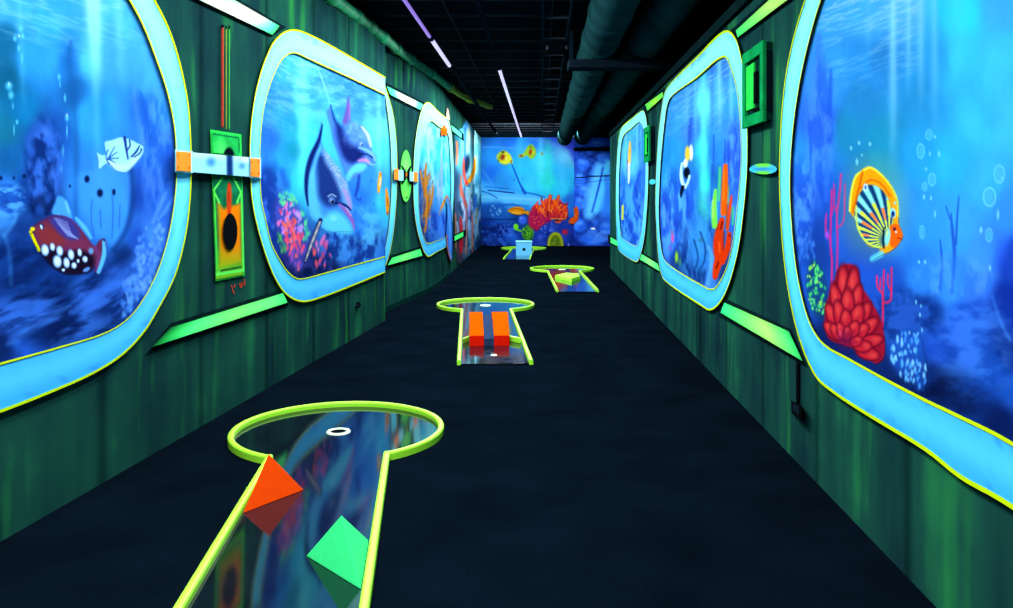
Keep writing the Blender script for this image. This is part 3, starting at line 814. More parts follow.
    p.ell(42, 226.6, 2.6, 4, (30, 40, 110), .9, .4, -.3); p.ell(41.4, 227, 1.4, 3.2, (200, 236, 255), 1, .5, -.3)
    p.stroke([(30.5, 232), (35, 242), (39, 250)], 1.5, (234, 236, 0), 1, .4); p.ell(32.5, 229, 2.8, 2.4, (240, 236, 0), 1, .4); p.stroke([(31, 233.5), (35, 232)], .5, (60, 50, 10), .8, .5, False)
    p.ell(91, 251, 3.4, 4.4, (96, 170, 240), .9, .6)
    p.stroke([(95, 247), (99, 256), (96, 270)], 2.2, (110, 50, 110), .9, .7)
    p.stroke([(103.5, 241), (104, 255), (98.5, 272)], [1.4, 2.4, 2], (84, 184, 255), 1, .5)
    p.ell(104, 240, 1.4, 1.8, (12, 24, 80), .9, .5)

xs = np.concatenate([-np.geomspace(1720, 6, 60), np.arange(-3, 190, .8)])
root = empty('tmp', (0, 0, 0), 'x', 'x')
mid = frame(WA, o1, i1, True, root, 260, seed=1)
m1 = mural_root('nearest mural on the left wall, deep blue sea with a white spotted triggerfish', WA, xs, (.55, 2.92), mid, paint_l1, 430)
def adopt(tmp, root):
    for c in list(tmp.children):
        c.parent = root; c.matrix_parent_inverse = Matrix.Identity(4)
    bpy.data.objects.remove(tmp)
adopt(root, m1)
cutout('painted_fish', WA, TRIG, paint_l1, .0078, m1, .8)['label'] = 'dark red triggerfish with white spots'
cutout('painted_fish', WA, PALE, paint_l1, .0078, m1, .8)['label'] = 'pale blue white fish'

# ---------------------------------------------------------------- second left mural (dolphins)
o2 = [(385.2, 76.8), (354, 58.4), (328, 43.4), (307, 33), (296.3, 29.5), (286.5, 30.5), (275, 39.5), (264.7, 60.5), (256.8, 86.8), (251.6, 118), (249.7, 147), (250.3, 172.6), (251.8, 199), (257, 226), (264.7, 252.5), (273.6, 276), (284, 292.5), (294.3, 300), (304.7, 302.2), (324, 297), (347.6, 288), (385.2, 272.6)]
i2 = [(385.2, 95), (354, 80), (328, 68), (307, 58.4), (296, 53.4), (289.7, 54), (281.8, 60.5), (272.6, 79), (266, 100), (262, 123.7), (260.5, 147), (260.3, 172), (261.8, 199), (266.2, 220), (272, 243.6), (279.5, 258.4), (288.4, 271.7), (297.3, 278), (306, 277.7), (320, 274), (347, 266.4), (385.2, 256)]
o2b = [(385.5, 86), (389, 97), (392.5, 110), (395, 125), (396.8, 145), (397.4, 170), (396.8, 195), (395, 220), (392, 242), (389, 256), (385.6, 266)]
i2b = [(385.3, 94), (386.5, 104), (388.5, 120), (390.5, 140), (391.5, 165), (391.5, 190), (390.3, 212), (388.3, 232), (385.4, 248)]
DOLF = [(321.6, 121), (321.4, 130), (321.5, 140), (324, 149), (330, 160), (337, 170), (345, 183), (350, 196), (351, 208), (347.5, 212), (350.5, 217.5), (354.8, 226), (352.5, 231), (343, 231), (331, 232), (323, 229), (317.5, 223.5), (311, 218), (307.5, 206), (305.8, 190), (306.3, 172), (309.5, 156), (315, 143), (319, 132)]
DOLR = [(348.8, 95), (350.5, 106), (351, 119), (358, 126), (366, 134), (371, 146), (372.5, 151), (376.2, 157), (374, 165.5), (367, 166.5), (361, 174), (351, 179), (344, 169), (336, 148), (331, 128), (327, 110), (330, 108), (334, 122), (341, 128), (344, 119), (346, 106)]
COR2 = [(281, 193), (288, 196), (296, 203), (303, 214), (309, 228), (311, 242), (306, 258), (300, 272), (292, 268), (284, 250), (277, 232), (274, 214), (276, 202)]
COR2B = [(316, 238), (322, 234), (329, 240), (331, 252), (328, 264), (319, 268), (313, 262), (313, 248)]
def paint_l2(p):
    p.base([(300, 68, (60, 165, 245)), (306, 72, (100, 245, 255)), (275, 100, (46, 135, 220)), (270, 140, (40, 110, 215)), (284, 110, (50, 150, 230)), (291, 122, (38, 155, 200)), (294, 148, (26, 150, 190)), (303, 110, (80, 235, 255)), (308, 140, (64, 225, 255)), (280, 165, (40, 150, 235)), (298, 180, (50, 205, 250)), (306, 165, (60, 215, 255)), (320, 100, (72, 200, 250)), (326, 82, (60, 160, 245)), (350, 90, (60, 150, 245)), (370, 100, (64, 160, 245)), (380, 110, (50, 130, 235)), (378, 130, (90, 225, 255)), (386, 150, (64, 195, 250)), (370, 180, (50, 140, 245)), (360, 200, (40, 120, 235)), (381, 210, (50, 185, 245)), (357, 220, (48, 130, 235)), (375, 235, (84, 205, 250)), (350, 247, (36, 92, 205)), (340, 257, (20, 60, 150)), (310, 272, (12, 30, 84)), (331, 262, (18, 40, 104)), (360, 253, (28, 86, 200)), (382, 246, (24, 74, 180)), (265, 190, (30, 80, 195)), (270, 210, (30, 70, 185)), (275, 242, (18, 46, 130)), (290, 264, (28, 36, 110)), (284, 182, (40, 150, 225)), (366, 215, (60, 170, 245)), (345, 238, (60, 150, 240))])
    p.tex(10, 22, .12, 5)
    p.rays([(303, 20, 303, 210, 5, 6, (120, 245, 255), .8), (313, 30, 313, 150, 3, 3, (70, 190, 250), .5), (379, 60, 379, 230, 3, 3, (120, 235, 255), .6), (386, 60, 386, 200, 1.5, 1.5, (120, 235, 255), .5), (367, 80, 368, 160, 3, 3, (80, 190, 250), .4)])
    p.caustic(40, 150, .45, (160, 220, 255), 22, 5, 6, .75); p.cloud(335, 92, 50, 28, (110, 190, 250), (40, 120, 225), 12, 5, 7, .45, 5)
    for pts in ([(266, 172), (272, 182), (268, 196), (276, 206)], [(262, 190), (270, 204), (266, 222)], [(282, 172), (286, 186)]): p.stroke(pts, 4.5, (26, 66, 180), .6, 1)
    p.cloud(352, 244, 34, 22, (64, 150, 240), (14, 44, 124), 7, 14, 23, .75, 5)
    p.cloud(364, 222, 16, 20, (84, 190, 250), (40, 120, 230), 9, 9, 24, .6)
    p.cloud(270, 205, 13, 44, (56, 110, 225), (18, 50, 140), 7, 12, 25, .7, 5)
    p.cloud(305, 268, 40, 10, (40, 50, 130), (8, 20, 60), 7, 8, 26, .7)
    # the far dolphin: a thin tail stem swept into a dark back
    q = lambda *v: [(295+v[i]/3.38, 60+v[i+1]/3.38) for i in range(0, len(v), 2)]
    p.stroke(q(76, 25, 92, 66, 108, 112, 118, 150), [.6, .9, 1.2, 1.4], (130, 222, 255), .8, .9)
    p.poly(q(104, 110, 122, 150, 140, 210, 165, 225, 160, 330, 165, 372, 120, 300, 100, 220, 96, 160), (70, 186, 250), .7, 4)
    p.stroke(q(120, 150, 126, 180, 136, 220, 150, 270, 172, 310), [.6, 1.6, 3.6, 5.4, 5], (16, 42, 124), .9, .9)
    p.poly(DOLR, (70, 128, 232), 1, 1.2)
    p.poly(q(140, 215, 165, 232, 176, 262, 205, 290, 232, 318, 222, 338, 196, 350, 172, 340, 150, 295), (14, 28, 104), .92, 3)
    p.poly(q(168, 226, 196, 216, 222, 222, 244, 250, 252, 280, 226, 272, 200, 268, 180, 250), (92, 154, 240), .9, 2.6)
    p.cloud(353, 134, 11, 13, (130, 184, 250), (60, 116, 220), 3, 4, 21, .35, 4)
    p.stroke(q(226, 226, 246, 254, 256, 292), [1.1, 2, 1.4], (224, 214, 206), .8, .9)
    p.stroke(q(180, 128, 178, 165, 170, 208), [.8, 2, 3.6], (104, 84, 176), .95, .7); p.stroke(q(184, 150, 184, 200), 1, (196, 92, 170), .6, .9)
    p.stroke(q(216, 296, 240, 304, 262, 318, 271, 338), [1, 2, 2.2, 1.4], (120, 190, 250), .95, .7); p.stroke(q(218, 318, 240, 318, 262, 330), .9, (12, 20, 84), .9, .7); p.stroke(q(240, 334, 256, 352, 270, 354), [1.2, 1.6, 1], (110, 190, 245), .9, .7)
    p.stroke(q(216, 340, 238, 338, 250, 346), [1.6, 2.4, 1.2], (224, 140, 214), .85, .9)
    p.ell(*q(224, 284)[0], 2, 2.6, (180, 206, 250), .85, .6); p.ell(*q(226, 287)[0], .9, 1.2, (8, 10, 44), 1, .4)
    p.poly(q(172, 396, 188, 366, 214, 348, 244, 356, 228, 376, 200, 384, 180, 410), (98, 212, 252), .95, 1.6)
    p.stroke(q(217, 392, 212, 430, 204, 460), [1.6, 2, 1.2], (26, 56, 160), .85, .8); p.stroke(q(206, 464, 216, 474, 224, 466), .8, (20, 60, 170), .8, .8)
    # the near dolphin
    p.poly(DOLF, (58, 140, 234), 1, 1.)
    p.poly(q(44, 380, 62, 366, 74, 420, 84, 500, 96, 540, 66, 540, 44, 500, 36, 440), (84, 192, 250), .9, 3)
    p.poly(q(76, 330, 96, 318, 124, 356, 150, 410, 160, 456, 150, 484, 112, 496, 84, 470, 76, 400), (20, 44, 118), .92, 3.2)
    p.stroke(q(92, 218, 82, 268, 58, 322, 42, 376, 38, 440, 44, 490), [.9, 2, 3.2, 3, 2.2, 1.2], (10, 26, 94), .95, .7)
    p.stroke(q(88, 290, 70, 340, 58, 400), [1, 2, 1.4], (90, 196, 252), .7, .9)
    p.poly(q(96, 300, 120, 330, 156, 378, 182, 440, 190, 500, 170, 486, 150, 440, 126, 384, 100, 340), (116, 164, 226), .9, 2.4)
    p.cloud(338, 176, 13, 26, (206, 220, 250), (70, 110, 200), 1.8, 2.4, 22, .0)
    r = np.random.default_rng(4); qq = catmull(q(104, 320, 132, 360, 156, 400, 172, 440), 12)
    for k in range(70):
        c = qq[int(r.uniform()*(len(qq)-1))]
        p.ell(c[0]+r.normal()*1.9, c[1]+r.normal()*1.6, .7, .9, [(232, 238, 255), (150, 196, 250), (226, 190, 224), (216, 214, 190)][k % 4], .75, .8)
    p.stroke(q(164, 436, 180, 470, 188, 502), [1.4, 2.4, 1.4], (186, 140, 206), .8, .9)
    p.stroke(q(120, 486, 150, 484, 172, 492, 190, 508), [1, 1.4, 1.4, .8], (10, 18, 84), .95, .7)
    p.stroke(q(150, 488, 176, 516, 194, 546, 199, 572), [1.6, 2.6, 2.2, 1], (140, 92, 186), .95, .7); p.stroke(q(172, 500, 190, 526), .8, (226, 146, 190), .8, .9)
    p.poly(q(90, 556, 108, 522, 140, 512, 172, 534, 196, 580, 180, 590, 140, 584, 104, 574), (86, 204, 246), .95, 2.4); p.ell(*q(130, 535)[0], 5, 4, (150, 236, 255), .6, .9)
    p.ell(*q(124, 474)[0], 4, 5, (108, 160, 232), .9, .7); p.ell(*q(126, 478)[0], 1.9, 2.4, (8, 12, 54), 1, .4); p.ell(*q(123, 474)[0], .6, .8, (236, 246, 255), 1, .5); p.stroke(q(112, 462, 124, 454, 138, 462), .7, (176, 210, 250), .8, .8)
    p.stroke(q(134, 586, 130, 620), [1.3, .6], (24, 60, 170), .7, .8)
    for x, y in ((357, 199), (361, 201), (352, 190), (360, 217), (374, 204), (371, 181)): p.ell(x, y, 1.8, 2, (36, 88, 205), .5, .8)
    # coral clusters
    gr, pk, rd, vi = (84, 226, 150), (236, 110, 190), (240, 84, 84), (176, 120, 240)
    p.poly(COR2, (70, 70, 170), .75, 4)
    p.scatter([(278, 190), (290, 192), (298, 202), (290, 206), (280, 204)], 26, 1.7, 3, [gr, (110, 230, 140), (60, 190, 190)], .85, 21, .7)
    p.scatter([(298, 206), (306, 216), (310, 236), (304, 244), (299, 222)], 20, 1.6, 3.6, [gr, (60, 200, 160)], .8, 22, .7)
    p.scatter([(275, 230), (283, 238), (288, 254), (280, 250)], 14, 1.7, 3.6, [(80, 190, 90), (60, 150, 110)], .8, 23, .7)
    p.scatter([(277, 202), (292, 203), (301, 216), (303, 236), (296, 246), (286, 238), (277, 222)], 54, 1.7, 3.6, [vi, pk, (196, 150, 245)], .9, 24, .6)
    p.scatter([(280, 208), (292, 212), (302, 232), (305, 250), (299, 270), (290, 260), (284, 236)], 58, 1.5, 4.2, [rd, (250, 110, 100), (236, 70, 120)], .9, 25, .6)
    p.scatter([(288, 250), (306, 246), (304, 262), (298, 274), (291, 268)], 18, 1.6, 5, [(150, 80, 200), (90, 70, 190)], .7, 26, .8)
    p.scatter(COR2B, 26, 1.6, 4.4, [rd, pk, (200, 70, 130), (120, 80, 200)], .85, 27, .6)
    p.stroke([(320.5, 220), (315, 234), (310, 248), (305, 262.5)], [2.2, 2.6, 2.2, 1.1], (16, 30, 84), 1, .4); p.stroke([(320, 222), (315, 235), (310, 248), (305.5, 261)], [1.2, 1.6, 1.3, .6], (190, 190, 200), .9, .8)
    for k in range(10): p.ell(319.5-k*1.5, 224+k*3.9, .7, .9, [(226, 226, 150), (30, 40, 100)][k % 2], .9, .6)
    # two small orange fish
    p.stroke([(380.5, 173), (379.5, 183), (378.5, 192)], [1.4, 2.3, 1.2], (240, 168, 30), 1, .5); p.stroke([(380.6, 178), (379.4, 186)], .8, (226, 240, 210), .9, .7); p.ell(381, 174, 1, 1.5, (170, 90, 10), .9, .6)
    p.stroke([(386.2, 189), (387.2, 198), (387.6, 208), (387.4, 214)], [1, 2, 2, 1.2], (236, 150, 20), 1, .5); p.stroke([(387.4, 198), (387.8, 206)], .7, (150, 60, 20), .8, .7); p.ell(387.6, 213, 1.4, 2, (120, 60, 90), .8, .6)
root = empty('tmp', (0, 0, 0), 'x', 'x')
mid = frame(WA, o2, i2, False, root, 240, seed=2)
poly = np.vstack([mid, [(385.2, 264.6)], [(385.2, 85)]])
m2 = mural_root('dolphin mural on the left wall, second from the viewer, with pink coral', WA, np.append(np.arange(250, 385.1, .75), 385.15), (.56, 2.93), poly, paint_l2, 330)
adopt(root, m2)
root = empty('tmp', (0, 0, 0), 'x', 'x')
midb = frame(WB, o2b, i2b, False, root, 120, seed=3)
c = grid_mesh('picture_panel', WB, np.arange(384.6, 397, .5), zpy(WB, (.56, 3.1)), np.vstack([midb, [(384, midb[-1, 1])], [(384, midb[0, 1])]]), paint_l2, .006, M['paint'], root, 330)
adopt(root, m2)
for nm, P_, wl, lb in (('painted_dolphin', DOLF, WA, 'nearer blue dolphin with a pink beak'), ('painted_dolphin', DOLR, WA, 'dolphin behind with a purple fin'), ('painted_coral', COR2, WA, 'pink and red coral cluster'), ('painted_coral', COR2B, WA, 'small red coral tuft')):
    cutout(nm, wl, P_, paint_l2, .0078, m2, .75)['label'] = lb
cutout('painted_fish', WA, [(380.8, 171.5), (382.8, 176), (382.2, 186), (379.5, 194), (377, 190), (377.4, 180)], paint_l2, .0078, m2, .5)['label'] = 'small orange fish'
cutout('painted_fish', WB, [(386, 187), (388.6, 192), (390, 204), (388.6, 215), (386.4, 214), (386, 204)], paint_l2, .0078, m2, .5)['label'] = 'small orange fish'

# ---------------------------------------------------------------- third left mural (brown coral)
o3 = [(428, 102), (424.5, 104), (421.5, 110), (418.2, 123), (415.4, 141), (413.8, 162), (413.4, 184), (414, 204.6), (416.3, 225.3), (420.7, 243), (425.5, 254.6), (428.5, 256.8), (437, 252), (445, 247.6), (449.5, 243), (451.6, 232), (453, 212), (454, 190), (454, 170), (453.2, 155), (452.3, 140), (451, 128.6), (448.3, 120), (439, 111.8)]
i3 = [(431, 121), (428.5, 123), (426, 128), (422.4, 141), (420, 158), (418.5, 173.3), (418.4, 190), (419.2, 212), (420.9, 226.8), (424.4, 238.7), (426.6, 242.6), (429.5, 243), (437, 240.5), (444, 238), (447, 235), (449, 224), (450.4, 208), (451.2, 192), (451.3, 175), (450.6, 160), (449.8, 148), (448.8, 137), (446.5, 131), (439, 126.5)]
SWIRL = [(446, 197), (449.5, 200), (451.5, 208), (452.5, 230), (452.8, 246), (451.2, 261), (449.2, 257), (447, 246), (446.2, 232), (447.5, 215), (447, 203)]
BCOR = [(426.5, 162), (428, 172), (427.6, 186), (430, 190), (433.5, 186), (432.6, 204), (429.5, 214), (427, 232), (424, 234), (423.6, 215), (421.6, 200), (419.8, 180), (420, 170), (422.6, 174), (424, 176)]
def paint_l3(p):
    p.base([(430, 126, (120, 235, 255)), (425, 150, (64, 205, 245)), (432, 150, (96, 240, 255)), (440, 150, (64, 215, 245)), (447, 150, (50, 225, 250)), (440, 135, (84, 225, 250)), (420, 185, (50, 110, 190)), (445, 178, (80, 180, 245)), (448, 188, (40, 215, 245)), (425, 205, (30, 90, 175)), (430, 222, (26, 70, 155)), (425, 235, (16, 44, 110)), (440, 218, (50, 120, 235)), (442, 228, (40, 84, 215)), (448, 205, (60, 190, 250)), (436, 238, (26, 60, 160)), (436, 195, (70, 130, 220))], ax=1.4, ay=.6)
    p.tex(3, 12, .16, 7); p.cloud(424, 205, 8, 44, (90, 110, 150), (16, 56, 130), 2.4, 9, 31, .6, 5); p.cloud(436, 160, 16, 44, (190, 250, 255), (50, 190, 240), 3, 12, 32, .5, 5); p.cloud(438, 226, 12, 18, (70, 150, 245), (24, 60, 170), 3, 9, 33, .6, 5)
    for x, y0, y1, c in ((429, 128, 165, (190, 250, 255)), (436, 130, 190, (60, 160, 235)), (442, 140, 200, (200, 160, 235)), (433, 140, 185, (120, 240, 255)), (446, 145, 185, (130, 245, 255)), (439, 170, 205, (160, 170, 240))): p.stroke([(x, y0), (x-.6, (y0+y1)/2), (x, y1)], [.5, 1.3, .5], c, .6, .9)
    br, br2 = (196, 122, 36), (140, 84, 44)
    p.scatter([(420, 168), (427, 162), (434, 184), (433, 206), (428, 234), (423, 232), (421, 204)], 46, .8, 3.2, [(170, 104, 40), (120, 84, 70), (206, 140, 50), (60, 70, 110)], .8, 91, .7, .3)
    for pts in ([(426.3, 163), (425, 178), (426.5, 195), (427, 214), (425, 232)], [(420.5, 171), (422.5, 182), (425.5, 196)], [(433.3, 186), (431.5, 200), (427.5, 212)], [(427.6, 176), (426, 186)], [(430, 190), (428, 202), (425, 216)]): p.stroke(pts, [1, 1.5, 1.5, 1.3, .9][:len(pts)], br, .95, .6)
    for pts in ([(423, 178), (424, 200), (423.6, 222)], [(429, 196), (428.4, 216)]): p.stroke(pts, .7, br2, .9, .7)
    p.ell(444.3, 129.5, 2.2, 4.4, (246, 104, 14), .95, .5); p.ell(442.6, 133, 1.2, 2.4, (240, 140, 60), .8, .7)
    p.stroke([(446.6, 196), (442.6, 205), (439.6, 214)], [.9, 1.5, 1.2], (226, 140, 44), .95, .6); p.stroke([(446.8, 196), (450, 203), (451.4, 212)], [1, 1.2, .6], (214, 120, 60), .95, .6)
    p.poly(SWIRL, (50, 120, 232), .7, .8)
    p.stroke([(446.8, 199), (449, 212), (450, 232), (451, 258)], [.8, 1.2, 1.4, 1], (84, 160, 248), .8, 1)
    p.stroke([(446.6, 235), (447.6, 248), (450.4, 260)], .8, (190, 100, 60), .85, .7); p.stroke([(452.2, 210), (452.6, 235), (452, 255)], .7, (20, 40, 120), .8, .8)
    p.stroke([(441, 210), (438.6, 224), (440, 232)], 1.6, (60, 130, 240), .7, .9)
root = empty('tmp', (0, 0, 0), 'x', 'x')
mid = frame(WB, o3, i3, True, root, 220, seed=4)
m3 = mural_root('third mural on the left wall, narrow, cyan sea with brown branching coral', WB, np.arange(413, 455, .4), (.5, 3.25), mid, paint_l3, 300)
adopt(root, m3)
cutout('painted_coral', WB, BCOR, paint_l3, .0078, m3, .5)['label'] = 'orange brown branching coral'
def paint_star(p):
    p.c[:] = (236, 100, 14); p.ell(445, 129, 1.6, 3, (250, 150, 40), .7, .9); p.ell(443, 134, 1, 2, (190, 90, 60), .7, .8)
cutout('painted_starfish', WB, [(441.4, 129), (443, 127), (444.2, 123.6), (445.4, 126.6), (447.6, 129.4), (446.6, 133), (446.8, 136.6), (444.2, 134.6), (441.8, 136)], paint_star, .032, m3, .4, th=.02)['label'] = 'orange star shape on the frame'
def paint_tip(p):
    p.c[:] = (206, 170, 150); p.ell(448, 116, 1.4, 3, (220, 220, 230), .8, .9)
cutout('painted_tip', WB, [(447.6, 107.6), (449, 113), (449.4, 120), (446.6, 118.6)], paint_tip, .03, m3, .4, th=.025)
cutout('painted_wave', WB, SWIRL, paint_l3, .034, m3, .5, th=.012)['label'] = 'blue swirl reaching over the frame'

# ---------------------------------------------------------------- far left mural without a frame
def paint_l4(p):
    p.base([(468, 123, (40, 110, 170)), (472, 136, (160, 245, 255)), (478, 146, (110, 235, 255)), (465, 150, (110, 225, 250)), (459, 160, (100, 190, 225)), (456, 180, (34, 70, 105)), (456, 150, (24, 80, 100)), (471, 160, (170, 245, 255)), (476, 190, (84, 225, 250)), (480, 170, (60, 190, 255)), (470, 198, (150, 230, 235)), (463, 195, (110, 180, 220)), (476, 215, (40, 110, 195)), (469, 220, (96, 130, 225)), (459, 210, (40, 60, 95)), (480, 228, (14, 50, 115)), (473, 240, (18, 70, 110)), (461, 240, (70, 26, 44)), (480, 248, (8, 22, 60)), (456, 235, (16, 50, 60)), (468, 250, (14, 50, 74))], ax=1.6, ay=.5)
    p.tex(2.5, 11, .16, 9); p.cloud(472, 215, 12, 46, (150, 200, 240), (14, 60, 110), 2.2, 9, 34, .6, 5); p.cloud(474, 150, 9, 30, (200, 255, 255), (90, 210, 250), 3, 10, 35, .5, 5)
    p.expo = 1.3
    p.ell(466.8, 164, 3.8, 13, (14, 30, 60), .9, .5, .12)
    p.stroke([(475, 158), (474, 170), (470, 180), (466, 184)], [.8, 1.8, 2, 1.2], (255, 162, 10), 1, .5); p.stroke([(464, 158), (463.6, 170), (466, 183)], [.8, 1.3, 1.4], (240, 76, 64), .95, .6)
    p.ell(467, 183, 1.6, 3, (220, 40, 60), .9, .6); p.ell(469, 133, 2, 8, (200, 190, 130), .7, .8); p.stroke([(465, 128), (465, 160)], 1.1, (20, 70, 150), .7, .8)
    for pts, w, c in (([(456.8, 142), (457.2, 152), (456.6, 164)], 1.3, (255, 124, 60)), ([(460.6, 186), (463, 196), (466, 206)], 1.6, (226, 60, 40)), ([(461, 176), (461, 196)], 1, (240, 110, 60)), ([(460.6, 218), (461.4, 236), (461, 252)], [1.5, 2.6, 1.6], (190, 24, 34)), ([(472, 214), (472.6, 232), (472.2, 252)], .9, (216, 80, 50)), ([(466, 206), (466.6, 226), (466, 254)], .8, (206, 110, 60)), ([(462, 204), (464.6, 212), (464, 220)], 1.4, (190, 200, 250)), ([(474.5, 196), (475, 208)], 1.3, (30, 80, 220)), ([(477, 208), (476, 224)], 1, (140, 140, 60)), ([(470, 200), (469, 216)], 1.2, (180, 150, 240)), ([(457, 222), (458, 230), (457.6, 238)], 1, (130, 170, 230)), ([(455.5, 214), (456, 240), (455, 256)], .9, (180, 110, 70))): p.stroke(pts, w, c, .85, 1)
PX4 = np.arange(454.6, 481.2, .4)
L4P = [(455, 130), (458, 131), (463, 128), (467, 119), (472, 122), (478, 128.5), (481.2, 133), (481.2, 247), (474, 252), (466, 260), (461, 264), (457.5, 262), (455, 240)]
m4 = grid_mesh('mural', WB, PX4, zpy(WB, (.02, 3.41)), L4P, paint_l4, .008, M['paint'], None, 260)
tag(m4, 'unframed bright mural at the far end of the left wall, orange and black fish', 'mural')
cutout('painted_fish', WB, [(467, 150), (471, 154), (474.5, 157), (476, 166), (473, 178), (468, 186), (464.5, 184), (463, 172), (463.4, 158)], paint_l4, .016, m4, .4)['label'] = 'orange and black fish'

# ---------------------------------------------------------------- green strips on the left wall
strip(WA, [(232, -1.5), (279.5, 26), (272.6, 34.9), (184, -7.5)], 'whitish green strip high on the left wall between its two nearest murals', [(0, (170, 255, 200)), (.3, WHT), (.7, WHT), (.93, MNT), (1, GRN)], expo=1.7)
strip(WA, [(171, 327.5), (283, 293), (287.5, 302.5), (152, 347)], 'long green strip low on the left wall under the hatch plaque', [(0, (16, 96, 44)), (.08, (36, 180, 76)), (.25, (80, 250, 130)), (.6, (124, 255, 120)), (.9, (110, 255, 130)), (1, GRN)], (6, 6))
strip(WB, [(386.9, 86), (423.3, 104.4), (420.3, 109.9), (390.2, 94.6)], 'short whitish strip high on the left wall before the third mural', [(0, MNT), (.15, MNT), (.35, WHT), (.75, WHT), (.9, MNT), (1, MNT)], (3, 3), expo=1.7)
strip(WB, [(392, 257.8), (420.2, 248.8), (422.4, 255.7), (387.9, 265.3)], 'short green strip low on the left wall before the third mural', [(0, GRN), (.5, (120, 255, 120)), (1, GRN)], (3, 3))
strip(WB, [(451.5, 125.2), (461.5, 133.2), (461.5, 138.4), (452.6, 131)], 'tiny mint strip high on the left wall beyond the third mural', [(0, MNT), (1, MNT)], (1.5, 1.5), expo=1.6)
strip(WB, [(454.6, 236), (463.3, 231.8), (463.3, 236.6), (454.6, 241)], 'tiny green strip low on the left wall beyond the third mural', [(0, GRN), (1, GRN)], (1.5, 1.5))

# ---------------------------------------------------------------- band, plaque, cables, emblem
c = WA.world(219., 164., 0)
band = empty('bracket_band', tuple(c), 'pale blue band with orange ends joining the two nearest left murals', 'bracket')
def paint_band(p):
    p.c[:] = (150, 228, 255); d = p.dseg([(192, 152.6), (250, 157.5)], 7); p.mix(np.clip(1-d, 0, 1)*.7, (214, 250, 255))
    p.ell(211, 162, 7, 7, (30, 110, 190), .75, .9); p.ell(242, 166, 5, 5, (40, 120, 200), .7, .9); p.stroke([(229.5, 152), (230, 180)], 3.6, (10, 42, 110), .95, .6); p.ell(246, 160, 6, 4, (235, 255, 255), .6, .9)
BQ = [(190.8, 152.3), (251, 157.5), (251, 176.8), (190.8, 172)]
bo = cutout('bar', WA, BQ, paint_band, .05, band, .9, smooth=False, th=.048)
for q, lb in (([(176, 150.6), (191.7, 152), (191.7, 172), (176, 170.8)], None), ([(250.3, 157.6), (260.4, 158.6), (260.4, 177.4), (250.3, 176.6)], None)):
    q = np.array(q, float); cc = q.mean(0); bk = cc+(q-cc)*[1.12, 1.10]
    e = patch('end_block', WA, bk, .056, M['pale_cyan_paint'], band)
    patch('orange_plate', WA, q+(cc-q)*[.06, .04], .062, M['hatch_orange'], e)
    for s in ((.85, -.8), (-.85, -.8), (.85, .8), (-.85, .8)):
        h = (q[1]-q[3])*np.array([.5, .5]); b = cc+np.array([h[0]*s[0]*.82, abs(h[1])*s[1]*.82])
        a = np.linspace(0, 2*np.pi, 9)[:-1]
        patch('rivet', WA, np.stack([b[0]+.55*np.cos(a), b[1]+.7*np.sin(a)], 1), .065, M['dark_steel'], e)

c = WA.world(228., 205., 0)
pl = empty('hatch_plaque', tuple(c), 'tall green plaque with orange panel and black oval on the left wall', 'plaque')
PO = [(210.2, 129.6), (241.3, 134.4), (244.8, 275.8), (215.4, 281.3)]
patch('backing', WA, PO, .012, M['bright_green_paint'], pl)
def paint_hatch(p):
    p.c[:] = (34, 196, 84)
    p.tex(6, 9, .25, 4); p.ell(221, 150, 10, 14, (110, 250, 120), .6, .9); p.ell(237, 155, 8, 12, (30, 160, 90), .5, .9)
    p.stroke([(213.5, 134), (238.6, 138), (239.6, 152)], .8, (10, 90, 60), .9, .6, False)
    p.ell(229, 157, 6.4, 11, (6, 16, 26), 1, .25)
HU = [(212, 131.8), (239.6, 136.2), (240, 156), (212.6, 152.5)]
cutout('upper_panel', WA, HU, paint_hatch, .018, pl, .8, smooth=False, th=.005)
def paint_hatch2(p):
    p.c[:] = (14, 110, 70); p.tex(5, 9, .3, 6)
    p.poly([(217.6, 203), (224, 209), (229, 206), (236, 205), (240.5, 203), (241.4, 262), (220, 268)], (236, 128, 12), 1, 2, False)
    t = np.clip((p.y-244)/24, 0, 1); p.mix(t*.85*((p.x > 216) & (p.x < 243)), (120, 190, 30))
    p.stroke([(229.3, 184), (229.2, 196), (229, 214)], [1.8, 3, 2], (212, 60, 20), 1, .6); p.ell(228.6, 197, 1, 8, (120, 20, 20), .7, .8)
    lg = (100, 250, 90)
    for q in ([(222.5, 178), (213.6, 190.5), (219.5, 203)], [(233.5, 178), (241, 192), (237, 203)]): p.stroke(q, 1.0, lg, 1, .6, False)
    p.stroke([(214.2, 192), (217.4, 274)], 1.0, (70, 220, 60), 1, .6, False); p.stroke([(241.6, 193), (243.6, 271)], 1.2, (90, 236, 80), 1, .6, False)
    p.stroke([(216.4, 274.4), (243.6, 270.2)], 1.6, (90, 236, 90), 1, .6, False); p.stroke([(219, 271), (241, 267)], 1.2, (8, 70, 40), .9, .7, False)
    p.stroke([(220, 270), (217, 276)], .8, lg, .9, .7, False); p.stroke([(219.8, 204), (220.4, 266)], .9, (150, 160, 20), .8, .8, False)
HL = [(212.8, 174), (241.4, 177), (244.2, 274.4), (215.8, 279.4)]
lo = cutout('lower_panel', WA, HL, paint_hatch2, .018, pl, .8, smooth=False, th=.005)
a = np.linspace(0, 2*np.pi, 33)[:-1]
patch('black_oval', WA, np.stack([230.3+7.2*np.cos(a), 231.5+18.2*np.sin(a)], 1), .03, M['black_rubber'], pl)
